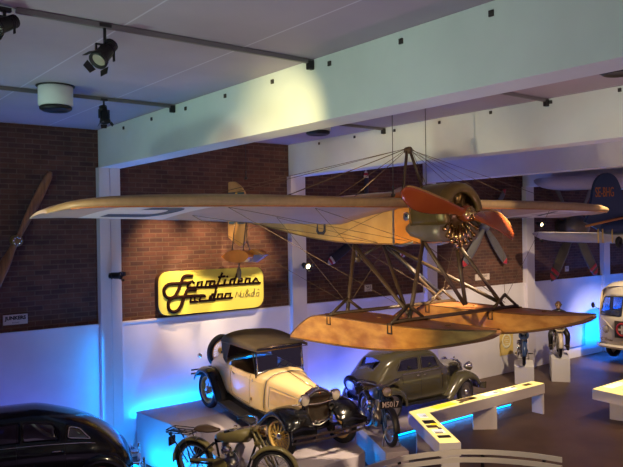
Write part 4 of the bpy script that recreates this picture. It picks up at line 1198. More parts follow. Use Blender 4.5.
for sy in (-1, 1):
    m.tube([ST_(x, 0, .004) * 1 if sy > 0 else Vector((ST_(x, 0).x, -ST_(x, 0).y, ST_(x, 0).z)) for x in [-.98 + 1.28 * k / 12 for k in range(13)]], .006, 6)
m.tube([(.31, -.62, 1.60), (.31, .62, 1.60)], .008, 6)
m.build('canvas_piping', M['prop_edge'], top)
for sy in (-1, 1):
    MB().tube([(.13, sy * .6, 1.60), (.26, sy * .58, 1.08)], .013, 8).build('top_stanchion', M['black_metal'], top)
MB().add([(-.90, .60, 1.10), (.20, .57, 1.12), (.10, .60, 1.60), (-.90, .62, 1.52)], [(0, 1, 2, 3)], False).build('dark_side_sheet', M['interior'], rd, solid=.008)  # far side sheet added to keep the view through the windscreen dark
# radiator
def radshape(g=0): return [(-.27 - g, .58 - g), (.27 + g, .58 - g), (.285 + g, .80), (.28 + g, 1.02), (.22 + g * .7, 1.10 + g * .7), (.1, 1.15 + g), (0, 1.16 + g), (-.1, 1.15 + g), (-.22 - g * .7, 1.10 + g * .7), (-.28 - g, 1.02), (-.285 - g, .80)]
rs = MB().prism(radshape(.025), 1.36, 1.48, 'yz').build('radiator_shell', M['chrome'], rd, bevel=.02)
MB().prism(radshape(-.035), 1.47, 1.492, 'yz').build('radiator_core', M['photo_dark'], rs)
m = MB()
for k in range(17): m.box((1.496, -.22 + k * .0275, .83), (.006, .006, .44))
m.build('radiator_fins', M['brass'], rs)
MB().lathe([(0, 0), (.035, 0), (.04, .02), (.03, .04), (0, .05)], 16, c=(1.42, 0, 1.185)).build('radiator_cap', M['chrome'], rs)
MB().lathe([(0, 0), (.028, 0), (.028, .01), (0, .01)], 14, 'x', c=(1.495, 0, 1.11)).build('oval_badge', M['prop_red'], rs)
m = MB().tube([(1.50, -.62, .98), (1.52, -.36, .955), (1.535, 0, .93), (1.52, .36, .955), (1.50, .62, .98)], .014, 8); m.build('lamp_bar', M['chrome'], rd)
for y in (-.36, .36): lamp(rd, (1.53, y, 1.04), .105, M['chrome'])
m = MB().lathe([(0, -.16), (.03, -.15), (.03, -.03), (.06, .0), (.065, .015), (.055, .015)], 16, 'x', c=(1.56, .24, .86)); m.build('horn', M['black_metal'], rd)
m = MB().tube([(1.5, -.25, .60), (1.52, -.1, .55), (1.53, 0, .53), (1.52, .1, .55), (1.5, .25, .60)], .012, 8); m.box((1.52, 0, .56), (.02, .05, .05)); m.build('front_apron_rail', M['steel'], rd)
MB().box((1.25, 0, .50), (.45, .60, .12)).build('front_apron', M['black_paint'], rd, bevel=.02)
# chassis, axles
m = MB()
for y in (-.34, .34): m.box((-.1, y, .43), (3.3, .06, .10))
for x in (-1.315, 1.315): m.tube([(x, -.70, .37), (x, .70, .37)], .035, 8)
m.build('chassis', M['black_metal'], rd)
# fenders
for sy in (-1, 1):
    f = fender([(1.76, .50), (1.74, .66), (1.62, .80), (1.42, .87), (1.20, .85), (.98, .72), (.78, .52), (.62, .40), (.50, .35)], sy * .30, sy * .86, .075, .05)
    f.build('front_fender', M['black_paint'], rd, solid=.012)
    f = fender([(-.66, .34), (-.80, .50), (-.95, .70), (-1.14, .82), (-1.35, .85), (-1.56, .80), (-1.72, .66), (-1.80, .52)], sy * .50, sy * .86, .07, .03)
    f.build('rear_fender', M['black_paint'], rd, solid=.012)
    m = MB().box((-.08, sy * .70, .335), (1.24, .32, .03)); m.box((-.08, sy * .855, .33), (1.24, .012, .05)); m.build('running_board', M['black_metal'], rd, bevel=.006)
    MB().box((-.08, sy * .575, .41), (1.3, .03, .14)).build('splash_apron', M['black_paint'], rd)
for x, y, s in ((1.315, .71, 1), (1.315, -.71, -1), (-1.315, .71, 1), (-1.315, -.71, -1)):
    wheel(rd, x, y, .375, .125, M['yellow_wheel'], s, 'spoke', R(9) if x > 0 else 0, 24, tw=.28)
bumper(rd, 1.92, .86, (.47, .56), M['chrome'], .06, .04)
for y in (-.58, .58):
    m = MB().box((-2.04, y, .50), (.014, .36, .035)); m.box((-2.04, y, .58), (.014, .36, .035)); m.box((-1.93, y * .8, .54), (.24, .03, .03)); m.build('rear_bumperette', M['chrome'], rd)
# spare wheel upright behind
mt = Matrix.Translation((-2.04, 0, .92)) @ Matrix.Rotation(PI / 2 + .1, 4, 'Z')
t = MB().lathe([(.27, -.04), (.30, -.06), (.355, -.055), (.375, -.03), (.375, .03), (.355, .055), (.30, .06), (.27, .04)], 36, 'y', closed=True, m=mt).build('spare_wheel', M['tyre'], rd)
m = MB().lathe([(.24, -.04), (.275, -.045), (.275, .045), (.24, .04)], 36, 'y', closed=True, m=mt)
for k in range(20):
    a = 2 * PI * k / 20; m.tube([(math.cos(a + .2) * .05, .03, math.sin(a + .2) * .05), (math.cos(a) * .25, 0, math.sin(a) * .25)], .007, 4, m=mt)
m.lathe([(0, -.04), (.06, -.04), (.06, .05), (0, .05)], 16, 'y', m=mt); m.build('rim', M['yellow_wheel'], t)
MB().tube([(-1.85, 0, .75), (-2.0, 0, .92)], .03, 8).build('spare_bracket', M['black_metal'], rd)
lamp(rd, (-1.93, -.62, .92), .05, M['chrome'], (-1, 0, 0), 'tail_light', .08, 'red')

# ================================================================== olive saloon
os_ = thing('saloon_car', 'olive green rounded saloon with chrome headlamps on the low platform', 'car', (11.72, 11.30, .111), R(-3.9))
os_.scale = (.79, .885, .895)
ST = [(-2.14, [(.22, .46), (.28, .52), (.28, .58), (.25, .63), (.18, .67), (.09, .69), (0, .70)]),
      (-1.98, [(.44, .40), (.50, .55), (.49, .70), (.45, .82), (.34, .90), (.17, .94), (0, .95)]),
      (-1.7, [(.58, .36), (.62, .58), (.60, .84), (.55, 1.01), (.43, 1.13), (.22, 1.19), (0, 1.21)]),
      (-1.42, [(.63, .34), (.67, .60), (.655, .90), (.61, 1.06), (.53, 1.29), (.30, 1.41), (0, 1.44)]),
      (-1.1, [(.66, .33), (.70, .62), (.69, .93), (.66, 1.08), (.585, 1.38), (.37, 1.51), (0, 1.545)]),
      (-.5, [(.68, .32), (.72, .62), (.71, .93), (.68, 1.08), (.60, 1.42), (.38, 1.555), (0, 1.59)]),
      (.1, [(.67, .32), (.71, .62), (.70, .93), (.66, 1.08), (.585, 1.40), (.37, 1.54), (0, 1.575)]),
      (.42, [(.655, .32), (.69, .62), (.67, .92), (.62, 1.07), (.54, 1.34), (.34, 1.47), (0, 1.51)]),
      (.62, [(.63, .33), (.66, .62), (.64, .90), (.59, 1.05), (.52, 1.18), (.30, 1.26), (0, 1.285)]),
      (.80, [(.60, .34), (.62, .62), (.59, .88), (.54, 1.03), (.42, 1.09), (.2, 1.12), (0, 1.13)]),
      (1.2, [(.44, .42), (.46, .62), (.44, .84), (.39, .97), (.30, 1.04), (.15, 1.08), (0, 1.095)]),
      (1.62, [(.32, .50), (.34, .64), (.335, .82), (.31, .94), (.24, 1.01), (.12, 1.05), (0, 1.065)]),
      (1.74, [(.27, .52), (.29, .64), (.285, .82), (.26, .93), (.20, .99), (.10, 1.03), (0, 1.045)])]
S = surf(ST)
sw = [rpoly([(-1.18, .535), (-.42, .525), (-.40, .655), (-1.0, .655)], .07, .14), rpoly([(-.28, .525), (.42, .53), (.30, .655), (-.26, .655)], .06, .14)]
wsn = [(.48, .70), (.66, .70), (.62, 1.0), (.44, 1.0)]
bd = MB()
rear = rpoly([(-1.69, .76), (-1.48, .76), (-1.45, 1.0), (-1.66, 1.0)], .02, .5)
rearc = [(-1.70, .78), (-1.48, .78), (-1.46, 1), (-1.67, 1)]
out = [(-2.14, 0), (-1.78, 0), (-1.70, .14), (-1.55, .26), (-1.38, .30), (-1.2, .26), (-1.07, .14), (-1.02, 0), (1.0, 0), (1.02, .1), (1.74, .1), (1.74, 1), (.63, 1), (.65, .74), (.47, .74), (.44, 1), (-1.46, 1), (-1.48, .80), (-1.70, .80), (-1.67, 1), (-2.14, 1)]
panel(bd, S, out, sw, .09, .05)
body = bd.build('body', M['olive'], os_, weld=True, solid=.008)
windows(os_, S, sw, M['glass'], M['steel'])
for nm, u0, u1 in (('windscreen_glass', .47, .64), ('rear_window', -1.70, -1.46)):
    g = MB(); grid(g, lambda a, b: S(a, b, -.01), u0, u1, .77, 1, 4, 6); g.build(nm, M['glass'], os_, weld=True)
MB().tube([Vector((.555, 0, 1.36)) + Vector((k * .04, 0, -k * .06)) for k in (-2, 2)], .012, 6).build('windscreen_divider', M['olive'], os_)
for sy in (-1, 1):
    def sym(p): return Vector((p.x, sy * p.y, p.z))
    MB().tube([sym(S(a, .475, .006)) for a in [-1.0 + .08 * k for k in range(26)]], .012, 6).build('waist_moulding', M['chrome'], body)
    for dl in ([(-.36, .08), (-.36, .70)], [(.50, .1), (.52, .5)], [(-1.0, .26), (-1.06, .45)], [(-1.9, .3), (-1.0, .40)]):
        MB().tube([sym(S(a, b, .002)) for a, b in [(dl[0][0] + (dl[1][0] - dl[0][0]) * k / 10, dl[0][1] + (dl[1][1] - dl[0][1]) * k / 10) for k in range(11)]], .005, 5).build('door_line', M['black_metal'], body)
    m = MB()
    for x in (-.48, -.22): m.tube([(x - .05, sy * .73, .98), (x + .06, sy * .735, .985)], .011, 8)
    m.build('door_handle', M['chrome'], body)
    for z in (.9, .6): MB().box((.51, sy * .66, z), (.04, .04, .03)).build('door_hinge', M['brass'], body)
    g = MB(); m = MB(); 
    P = [S(a, b, .004) for a, b in dens([(.98, .26), (1.50, .26), (1.50, .52), (1.0, .52)], .1, .05)]
    v, f = cdt([(.98, .26), (1.50, .26), (1.50, .52), (1.0, .52)], [], .1, .06)
    m.add([sym(S(a, b, .004)) for a, b in v], f); m.build('hood_vent', M['black_metal'], body)
    # fenders
    f = fender([(2.02, .36), (2.02, .54), (1.90, .72), (1.66, .83), (1.42, .85), (1.16, .77), (.92, .60), (.72, .42), (.56, .32)], sy * .30, sy * .80, .11, .06)
    f.build('front_fender', M['olive'], os_, solid=.012)
    f = fender([(-.86, .33), (-.94, .54), (-1.10, .70), (-1.36, .78), (-1.64, .73), (-1.86, .58), (-1.98, .38)], sy * .55, sy * .80, .10, .05)
    f.build('rear_fender', M['olive'], os_, solid=.012)
    MB().box((-.15, sy * .70, .305), (1.75, .13, .06)).build('running_board', M['black_metal'], os_, bevel=.01)
    lamp(os_, (1.86, sy * .46, .93), .115, M['chrome'], name='headlight', depth=.2)
for x, y, s in ((1.42, .68, 1), (1.42, -.68, -1), (-1.42, .68, 1), (-1.42, -.68, -1)):
    wheel(os_, x, y, .335, .15, M['steel'], s, 'disc', R(6) if x > 0 else 0, cap=True)
g = MB().prism([(-.27, .52), (.27, .52), (.30, .80), (.25, .98), (.12, 1.06), (0, 1.08), (-.12, 1.06), (-.25, .98), (-.30, .80)], 1.73, 1.80, 'yz')
gr = g.build('radiator_shell', M['chrome'], os_, bevel=.02)
MB().prism([(-.22, .56), (.22, .56), (.24, .80), (.20, .94), (.1, 1.01), (-.1, 1.01), (-.20, .94), (-.24, .80)], 1.795, 1.81, 'yz').build('radiator_grille', M['black_metal'], gr)
MB().sphere((1.76, 0, 1.10), (.03, .02, .035), 10).build('radiator_mascot', M['chrome'], gr)
bumper(os_, 2.10, .72, (.42,), M['chrome'], .1, .08); bumper(os_, -2.22, .70, (.44,), M['chrome'], .1, .08, sgn=-1)
# spare wheel let into the tail
mt = Matrix.Translation((-2.12, 0, .76)) @ Matrix.Rotation(R(-32), 4, 'Y') @ Matrix.Rotation(PI / 2, 4, 'Z')
t = MB().lathe([(.23, -.05), (.26, -.075), (.315, -.07), (.335, -.03), (.335, .03), (.315, .07), (.26, .075), (.23, .05)], 36, 'y', closed=True, m=mt).build('spare_wheel', M['tyre'], os_)
m = MB().lathe([(0, .075), (.06, .075), (.09, .05), (.16, .065), (.20, .045), (.24, .06), (.24, -.05), (0, -.05)], 32, 'y', m=mt); m.build('rim', M['steel'], t)
m = MB().box((-.9, 0, .62), (.55, 1.15, .2)); m.box((-1.12, 0, .86), (.16, 1.15, .42)); m.box((0.05, 0, .6), (.5, 1.15, .18)); m.box((-.2, .3, .86), (.14, .5, .5)); m.box((-.2, -.3, .86), (.14, .5, .5)); m.build('seats', M['interior'], os_, bevel=.04)
MB().box((-.2, 0, .34), (3.2, 1.2, .05)).build('cabin_floor', M['black_metal'], os_)

# ================================================================== black car, bottom left
bk = thing('black_car', 'black streamlined saloon with chrome framed rear quarter window, at the bottom left', 'car', (2.98, 11.14, .22), R(161.4))
bk.scale = (.78, .817, .852)
tag(MB().box((2.9, 11.3, .108), (3.8, 2.0, .216)).build('car_platform', M['plinth']), 'low platform hidden under the black streamlined car', 'platform', 'display platforms')
ST = [(-2.12, [(.42, .40), (.50, .44), (.52, .50), (.48, .55), (.36, .58), (.18, .60), (0, .60)]),
      (-2.0, [(.56, .34), (.66, .48), (.66, .62), (.60, .72), (.45, .78), (.22, .81), (0, .82)]),
      (-1.7, [(.66, .30), (.76, .52), (.76, .74), (.68, .92), (.50, 1.03), (.25, 1.09), (0, 1.11)]),
      (-1.3, [(.72, .28), (.82, .55), (.82, .84), (.71, 1.04), (.56, 1.23), (.30, 1.33), (0, 1.36)]),
      (-.8, [(.74, .27), (.85, .58), (.84, .90), (.73, 1.08), (.60, 1.37), (.34, 1.49), (0, 1.53)]),
      (-.2, [(.75, .27), (.86, .60), (.85, .92), (.74, 1.10), (.61, 1.47), (.36, 1.60), (0, 1.64)]),
      (.4, [(.75, .27), (.86, .60), (.85, .92), (.73, 1.10), (.60, 1.46), (.35, 1.59), (0, 1.63)]),
      (.8, [(.74, .27), (.84, .60), (.82, .91), (.69, 1.08), (.56, 1.36), (.32, 1.47), (0, 1.51)]),
      (1.1, [(.72, .28), (.80, .60), (.76, .90), (.62, 1.05), (.50, 1.15), (.28, 1.19), (0, 1.21)]),
      (1.7, [(.5, .36), (.55, .60), (.52, .84), (.44, .97), (.33, 1.04), (.17, 1.08), (0, 1.09)]),
      (2.25, [(.26, .46), (.30, .60), (.28, .78), (.24, .88), (.17, .93), (.08, .95), (0, .96)])]
S = surf(ST)
sw = [rpoly([(-1.32, .545), (-.90, .55), (-.93, .655), (-1.12, .655)], .09, .14), rpoly([(-.72, .54), (-.12, .535), (-.10, .655), (-.64, .655)], .08, .14),
      rpoly([(-.03, .535), (.38, .535), (.36, .66), (-.03, .66)], .04, .14), rpoly([(.46, .535), (.86, .55), (.70, .655), (.46, .66)], .05, .14)]
out = [(-2.12, 0), (-1.75, 0), (-1.66, .16), (-1.45, .25), (-1.22, .16), (-1.14, 0), (1.3, 0), (2.25, .12), (2.25, 1), (1.0, 1), (1.02, .76), (.82, .76), (.80, 1), (-2.12, 1)]
bd = MB(); panel(bd, S, out, sw, .09, .05)
body = bd.build('body', M['black_paint'], bk, weld=True, solid=.008)
windows(bk, S, sw[1:], M['dark_glass'], M['black_metal'])
windows(bk, S, sw[:1], M['dark_glass'], M['chrome'], r=.012, name='quarter_window')
g = MB(); grid(g, lambda a, b: S(a, b, -.01), .82, 1.01, .76, 1, 4, 6); g.build('windscreen_glass', M['dark_glass'], bk, weld=True)
for sy in (-1, 1):
    MB().tube([sym2 for sym2 in [Vector((p.x, sy * p.y, p.z)) for p in [S(a, .495, .004) for a in [-1.4 + .1 * k for k in range(25)]]]], .008, 6).build('belt_strip', M['chrome'], body)
    m = MB().tube([(-.80, sy * .85, .98), (-.62, sy * .87, .985)], .014, 8); m.box((-.80, sy * .84, .98), (.03, .05, .03)); m.build('door_handle', M['chrome'], body)
    for xx in (-.85, 0.0): MB().tube([Vector((p.x, sy * p.y, p.z)) for p in [S(xx, .08 + .6 * k / 12, .002) for k in range(13)]], .004, 5).build('door_line', M['interior'], body)
    f = fender([(-.95, .30), (-1.02, .55), (-1.20, .76), (-1.46, .84), (-1.74, .78), (-1.96, .60), (-2.08, .40)], sy * .62, sy * .90, .12, .03)
    f.build('rear_fender', M['black_paint'], bk, solid=.012)
    f = fender([(2.25, .36), (2.26, .58), (2.12, .80), (1.84, .90), (1.55, .86), (1.28, .68), (1.06, .44), (.92, .30)], sy * .36, sy * .90, .13, .06)
    f.build('front_fender', M['black_paint'], bk, solid=.012)
    lamp(bk, (2.05, sy * .50, .86), .11, M['chrome'])
for x, y, s in ((1.62, .74, 1), (1.62, -.74, -1), (-1.48, .74, 1), (-1.48, -.74, -1)):
    wheel(bk, x, y, .35, .16, M['red'], s, 'disc')
bumper(bk, -2.30, .76, (.46,), M['chrome'], .12, .09, sgn=-1)
m = MB()
for y in (-.5, .5): m.box((-2.33, y, .50), (.05, .06, .20))
m.build('bumper_horn', M['chrome'], bk, bevel=.015)
bumper(bk, 2.42, .76, (.46,), M['chrome'], .12, .09)
m = MB().box((-.6, 0, .62), (.55, 1.3, .2)); m.box((-.85, 0, .86), (.16, 1.3, .5)); m.box((0.5, 0, .6), (.5, 1.3, .18)); m.box((.25, 0, .86), (.14, 1.3, .52)); m.build('seats', M['interior'], bk, bevel=.04)
MB().box((0, 0, .30), (3.4, 1.3, .05)).build('cabin_floor', M['black_metal'], bk)
mt = Matrix.Translation((.72, .35, 1.12)) @ Matrix.Rotation(R(-60), 4, 'Y')
m = MB().tube([mt @ Vector((math.cos(a) * .2, math.sin(a) * .2, 0)) for a in [2 * PI * k / 24 for k in range(24)]], .014, 8, closed=True); m.tube([mt @ Vector((-.2, 0, 0)), mt @ Vector((.2, 0, 0))], .01, 6); m.tube([mt @ Vector((0, 0, 0)), (1.0, .35, .9)], .02, 6)
m.build('steering_wheel', M['enamel'], bk)

# ================================================================== cream van at the right edge (front towards -X)
vn = thing('cream_van', 'cream van with round headlamp and dark square sign on its nose, at the right edge', 'van', (22.35, 10.67, .08), R(177.4))
s_ = 1.10
ST = [(1.78, [(.60, .38), (.66, .42), (.68, .55), (.70, .80), (.74, 1.02), (.70, 1.50), (.62, 1.62), (.4, 1.66), (0, 1.68)])]
def sect(k, zt, zb=.36): return [(.74 * k, zb), (.80 * k, zb + .06), (.84 * k, .70), (.85 * k, .95), (.84 * k, 1.18), (.78 * k, 1.72), (.66 * k, zt - .08), (.36 * k, zt - .015), (0, zt)]
VS = [(-2.1, sect(.93, 1.98)), (-1.9, sect(.99, 2.06)), (-1, sect(1, 2.10)), (.6, sect(1, 2.10)), (1.35, sect(1, 2.08)), (1.68, sect(.985, 1.98))]
S = surf(VS)
sw = [rpoly([(1.58, .52), (1.12, .52), (1.12, .615), (1.50, .615)], .05, .12)] + [rpoly([(a, .52), (a - .62, .52), (a - .62, .615), (a, .615)], .05, .12) for a in (.98, .26, -.46)]
out = [(-2.1, 0), (-1.62, 0), (-1.5, .12), (-1.25, .14), (-1.0, .12), (-.9, 0), (.80, 0), (.92, .12), (1.15, .14), (1.40, .12), (1.5, 0), (1.68, 0), (1.68, 1), (-2.1, 1)]
bd = MB(); panel(bd, S, out, sw, .12, .05)
# nose: bulged front, from the last section inwards; windscreen holes
def Nz(a, b):   # a 0..1 across half width, b height z
    last = VS[-1][1]
    zs_ = [p[1] for p in last]; 
    w_ = herm(zs_, [p[0] for p in last], b) if b < 1.97 else .02
    y = w_ * a
    bul = .20 * (1 - (a) ** 3.2)
    lean = 0 if b < 1.15 else -(b - 1.15) * .26
    low = -.05 * max(0, (.6 - b) / .24)
    edge = min(1, max(0, (1.98 - b) / .25)) ** .5
    return Vector((1.68 + (bul + (lean + low)) * edge if b > 1.15 else 1.68 + bul + low, y, b))
hol = [rpoly([(.06, 1.20), (.90, 1.20), (.86, 1.66), (.06, 1.70)], .04, .5)]
v, f = cdt([(0, .37), (1, .37), (1, 1.975), (0, 1.975)], hol, .07, .07)
P = [Nz(a, b) for a, b in v]
bd.add(P, f); bd.add([(p.x, -p.y, p.z) for p in P], f)
body = bd.build('body', M['van_white'], vn, weld=True, solid=.01)
windows(vn, S, sw, M['glass'], M['black_metal'], r=.01)
for sy in (-1, 1):
    g = MB(); v, f = cdt(hol[0], [], .1, .1); g.add([Vector((Nz(a, b).x - .012, sy * Nz(a, b).y, b)) for a, b in v], f)
    o = g.build('windscreen_glass', M['glass'], vn)
    MB().tube([Vector((Nz(a, b).x + .004, sy * Nz(a, b).y, b)) for a, b in dens(hol[0], .08, .08)], .012, 6, closed=True).build('window_frame', M['black_metal'], o)
    hl = Nz(.62, .83); lamp(vn, (hl.x + .02, sy * hl.y, .83), .105, M['chrome'], (1, sy * .12, 0), 'headlight', .06)
    MB().tube([Vector((Nz(a, 1.15 - .62 * (1 - a) ** 1.6).x + .008, sy * Nz(a, 1.1).y, 1.15 - .62 * (1 - a) ** 1.6)) for a in [k / 14 for k in range(15)]], .008, 6).build('nose_moulding', M['van_white'], body)
    m = MB().tube([(1.62, sy * .84, 1.30), (1.72, sy * .98, 1.40)], .008, 6); m.sphere((1.72, sy * .99, 1.42), (.02, .06, .08), 12); m.build('mirror', M['black_metal'], vn)
m = MB()
rg = []
for k in range(21):
    a = -1 + 2 * k / 20; p = Nz(abs(a), .40); x = p.x + .06; y = (.88) * a
    rg.append([(x - .03, y, .34), (x, y, .34), (x + .03, y, .39), (x, y, .44), (x - .03, y, .44)])
MB().loft(rg, smooth=False).build('bumper', M['van_white'], vn)
nf = Nz(0, .9).x
for sy in (-1, 1):
    text('C 25780' if sy < 0 else '', .11, M['photo_mid'], body, 'number_lettering', Matrix.Translation((Nz(.62, .53).x + .012, sy * .50, .56)) @ Matrix.Rotation(PI / 2 + sy * .14, 4, 'Z') @ Matrix.Rotation(PI / 2, 4, 'X'), bold=.002) if sy < 0 else None
ps = MB().box((nf + .02, 0, .86), (.02, .44, .44)).build('nose_sign', M['photo_dark'], vn)
MB().lathe([(.13, 0), (.18, 0), (.18, .012), (.13, .012)], 32, 'x', closed=True, c=(nf + .032, 0, .86)).build('sign_ring', M['red'], ps)
m = MB().box((nf + .036, 0, .86), (.01, .05, .22)); m.box((nf + .036, 0, .86), (.01, .22, .05)); m.build('sign_cross', M['plate'], ps)
for x, y, s in ((1.15, .70, 1), (1.15, -.70, -1), (-1.25, .70, 1), (-1.25, -.70, -1)): wheel(vn, x, y, .34, .16, M['van_white'], s, 'disc')
m = MB().box((.9, 0, .72), (.5, 1.4, .2)); m.box((.66, 0, 1.0), (.14, 1.4, .5)); m.build('seats', M['photo_yellow'] if False else M['canvas'], vn, bevel=.04)
mt = Matrix.Translation((1.40, -.40, 1.20)) @ Matrix.Rotation(R(-30), 4, 'Y')
m = MB().tube([mt @ Vector((math.cos(a) * .22, math.sin(a) * .22, 0)) for a in [2 * PI * k / 24 for k in range(24)]], .014, 8, closed=True); m.tube([mt @ Vector((-.2, 0, 0)), mt @ Vector((.2, 0, 0))], .01, 6); m.tube([mt @ Vector((0, 0, 0)), (1.6, -.40, .8)], .02, 6)
m.build('steering_wheel', M['enamel'], vn)
MB().box((0, 0, .42), (3.6, 1.5, .05)).build('cabin_floor', M['black_metal'], vn)
vn.scale = (1.097, 1.096, 1.17)
# white stand in front of the van
m = MB()
for a in (0, 2.1, 4.2): m.tube([(0, 0, .36), (math.cos(a) * .24, math.sin(a) * .24, .01)], .022, 8)
m.tube([(0, 0, .2), (0, 0, .42)], .03, 8)
q = onZ(615, 356, 0)
tag(m.build('jack_stand', M['white'], None, loc=(20.55, 10.15, 0)), 'small white tripod stand on the floor in front of the van', 'stand')
# ------------------------------------------------------------------ motorcycles (x forward, rear wheel at x=0, front wheel at x=wb)
def motorcycle(name, label, loc, rz, wb=1.36, r=.33, tank=M['moss'], frame=M['black_metal'], fend=M['moss'], steer=0, plate=None, rack=True, detail=1, vtwin=True, blueish=False, legs=False, headm='brass', stand=True, scale=1):
    t = thing(name, label, 'motorcycle', loc, rz); t.scale = (scale,) * 3
    def whl(x, st=0):
        mt = Matrix.Translation((x, 0, r)) @ Matrix.Rotation(st, 4, 'Z')
        w = MB().lathe([(r - .075, -.03), (r - .05, -.042), (r - .012, -.030), (r, 0), (r - .012, .030), (r - .05, .042), (r - .075, .03)], 36, 'y', closed=True, m=mt).build('wheel', M['tyre'], t)
        m = MB().lathe([(r - .095, -.025), (r - .072, -.034), (r - .072, .034), (r - .095, .025)], 36, 'y', closed=True, m=mt)
        for k in range(28):
            a = 2 * PI * k / 28; o = .5 if k % 2 else -.5
            m.tube([(math.cos(a + o) * .04, .04 if k % 4 < 2 else -.04, math.sin(a + o) * .04), (math.cos(a) * (r - .085), 0, math.sin(a) * (r - .085))], .004, 4, m=mt)
        m.lathe([(0, -.07), (.03, -.07), (.045, -.045), (.03, -.03), (.03, .03), (.075, .04), (.075, .055), (0, .06)], 16, 'y', m=mt)
        m.build('rim', M['steel'], w); return w
    whl(0); whl(wb, steer)
    H = .92
    hx = wb - .30   # steering head
    m = MB()
    m.tube([(0, .09, r), (.42, .09, .34), (.50, .06, .36)], .016, 8); m.tube([(0, -.09, r), (.42, -.09, .34), (.50, -.06, .36)], .016, 8)
    m.tube([(0, .09, r), (.36, .05, .66)], .014, 8); m.tube([(0, -.09, r), (.36, -.05, .66)], .014, 8)
    m.tube([(.45, 0, .26), (.36, 0, .70), (.40, 0, .76), (hx, 0, .86)], .018, 8); m.tube([(.38, 0, .66), (hx, 0, .80)], .016, 8)
    m.tube([(hx, 0, .88), (hx + .04, 0, .72), (wb - .42, 0, .28), (.45, 0, .22)], .020, 8)
    m.tube([(hx - .03, 0, .93), (hx + .04, 0, .70)], .032, 10)
    m.build('frame', frame, t)
    # tank
    rg = []
    for x, w_, zb, zt in ((.38, .05, .72, .78), (.44, .10, .69, .83), (.58, .13, .68, .88), (.75, .14, .69, .915), (.92, .12, .72, .925), (hx - .06, .07, .78, .91), (hx - .02, .03, .80, .88)):
        rg.append([(x, w_ * math.copysign(abs(math.cos(a)) ** .7, math.cos(a)), (zb + zt) / 2 + (zt - zb) / 2 * math.copysign(abs(math.sin(a)) ** .8, math.sin(a))) for a in [2 * PI * k / 18 for k in range(18)]])
    tk = MB().loft(rg).build('fuel_tank', tank, t)
    m = MB()
    for x in (.68, .86): m.lathe([(0, 0), (.028, 0), (.028, .02), (0, .025)], 12, c=(x, .03, .915))
    m.build('filler_cap', M['chrome'], tk)
    # saddle
    rg = []
    for x, w_, z, h in ((.02, .05, .84, .02), (.06, .12, .845, .04), (.16, .15, .84, .06), (.28, .12, .83, .055), (.38, .06, .835, .045), (.43, .03, .845, .03)):
        rg.append([(x, w_ * math.cos(a), z + h * (math.sin(a) if math.sin(a) > 0 else .5 * math.sin(a))) for a in [2 * PI * k / 14 for k in range(14)]])
    sd = MB().loft(rg).build('saddle', M['brown_leather'], t)
    m = MB()
    for y in (-.08, .08):
        m.tube([(.08 + .016 * math.cos(k * .9), y + .016 * math.sin(k * .9), .66 + k * .0075) for k in range(22)], .004, 5)
    m.build('saddle_spring', M['steel'], sd)
    # engine
    m = MB().lathe([(0, -.09), (.13, -.09), (.15, -.06), (.15, .06), (.13, .09), (0, .09)], 24, 'y', c=(.66, 0, .34))
    m.lathe([(0, -.11), (.05, -.11), (.06, -.09), (0, -.09)], 16, 'y', c=(.66, 0, .34)); m.box((.48, 0, .34), (.16, .16, .20))
    en = m.build('engine', M['steel'], t)
    for an in ((R(-24), R(22)) if vtwin else (R(5),)):
        mt = Matrix.Translation((.66, 0, .34)) @ Matrix.Rotation(an, 4, 'Y'); pr = [(0, .12)]
        for j in range(9): h = .14 + j * .022; pr += [(.045, h), (.075 - .002 * abs(j - 5), h + .003), (.075 - .002 * abs(j - 5), h + .010), (.045, h + .013)]
        pr += [(.05, .345), (.03, .37), (0, .37)]
        MB().lathe(pr, 16, m=mt).build('cylinder', M['steel'], en)
    m = MB().lathe([(0, -.05), (.06, -.05), (.065, 0), (.06, .05), (0, .05)], 16, 'y', c=(.62, -.14, .60)); m.build('air_cleaner', M['chrome'], en)
    m = MB().lathe([(0, -.012), (.12, -.012), (.12, .012), (0, .012)], 20, 'y', c=(.50, -.125, .34)); m.prism([(0.0, r + .03), (.46, .40), (.46, .44), (0.0, r + .07)], -.135, -.115, 'xz'); m.build('chain_guard', fend, t, bevel=.004)
    m = MB()
    m.tube(spl([(.72, -.10, .58), (.82, -.15, .50), (.78, -.17, .34), (.60, -.17, .20), (.30, -.17, .17)], 14), .020, 8); m.tube([(.32, -.17, .17), (.26, -.17, .17), (-.12, -.17, .19), (-.22, -.17, .20)], [.02, .042, .042, .022], 12)
    m.build('exhaust', M['chrome'], t)
    # fork, handlebars, lamp
    sm = Matrix.Translation((hx, 0, 0)) @ Matrix.Rotation(steer, 4, 'Z') @ Matrix.Translation((-hx, 0, 0))
    m = MB()
    for y in (-.075, .075):
        m.tube([(hx - .02, y * .9, .96), (hx + .06, y, .74), (wb - .09, y, r + .10), (wb, y, r)], .017, 8, m=sm); m.tube([(hx + .05, y * .8, .92), (wb - .02, y * .9, r + .16), (wb + .03, y, r + .03)], .012, 8, m=sm)
    m.tube([(hx + .03, 0, .80), (hx + .05, 0, .66)], .04, 12, m=sm); m.box((hx + .02, 0, .93), (.10, .20, .03), m=sm); m.box((hx + .07, 0, .73), (.10, .20, .03), m=sm)
    m.build('fork', tank if not blueish else M['blue_enamel'], t)
    m = MB().tube(spl([(hx - .32, -.36, .98), (hx - .18, -.37, 1.02), (hx - .02, -.24, 1.03), (hx + .02, -.08, .98), (hx + .02, .08, .98), (hx - .02, .24, 1.03), (hx - .18, .37, 1.02), (hx - .32, .36, .98)], 40), .013, 8, m=sm)
    hb = m.build('handlebar', M['chrome'] if not blueish else M['steel'], t)
    m = MB()
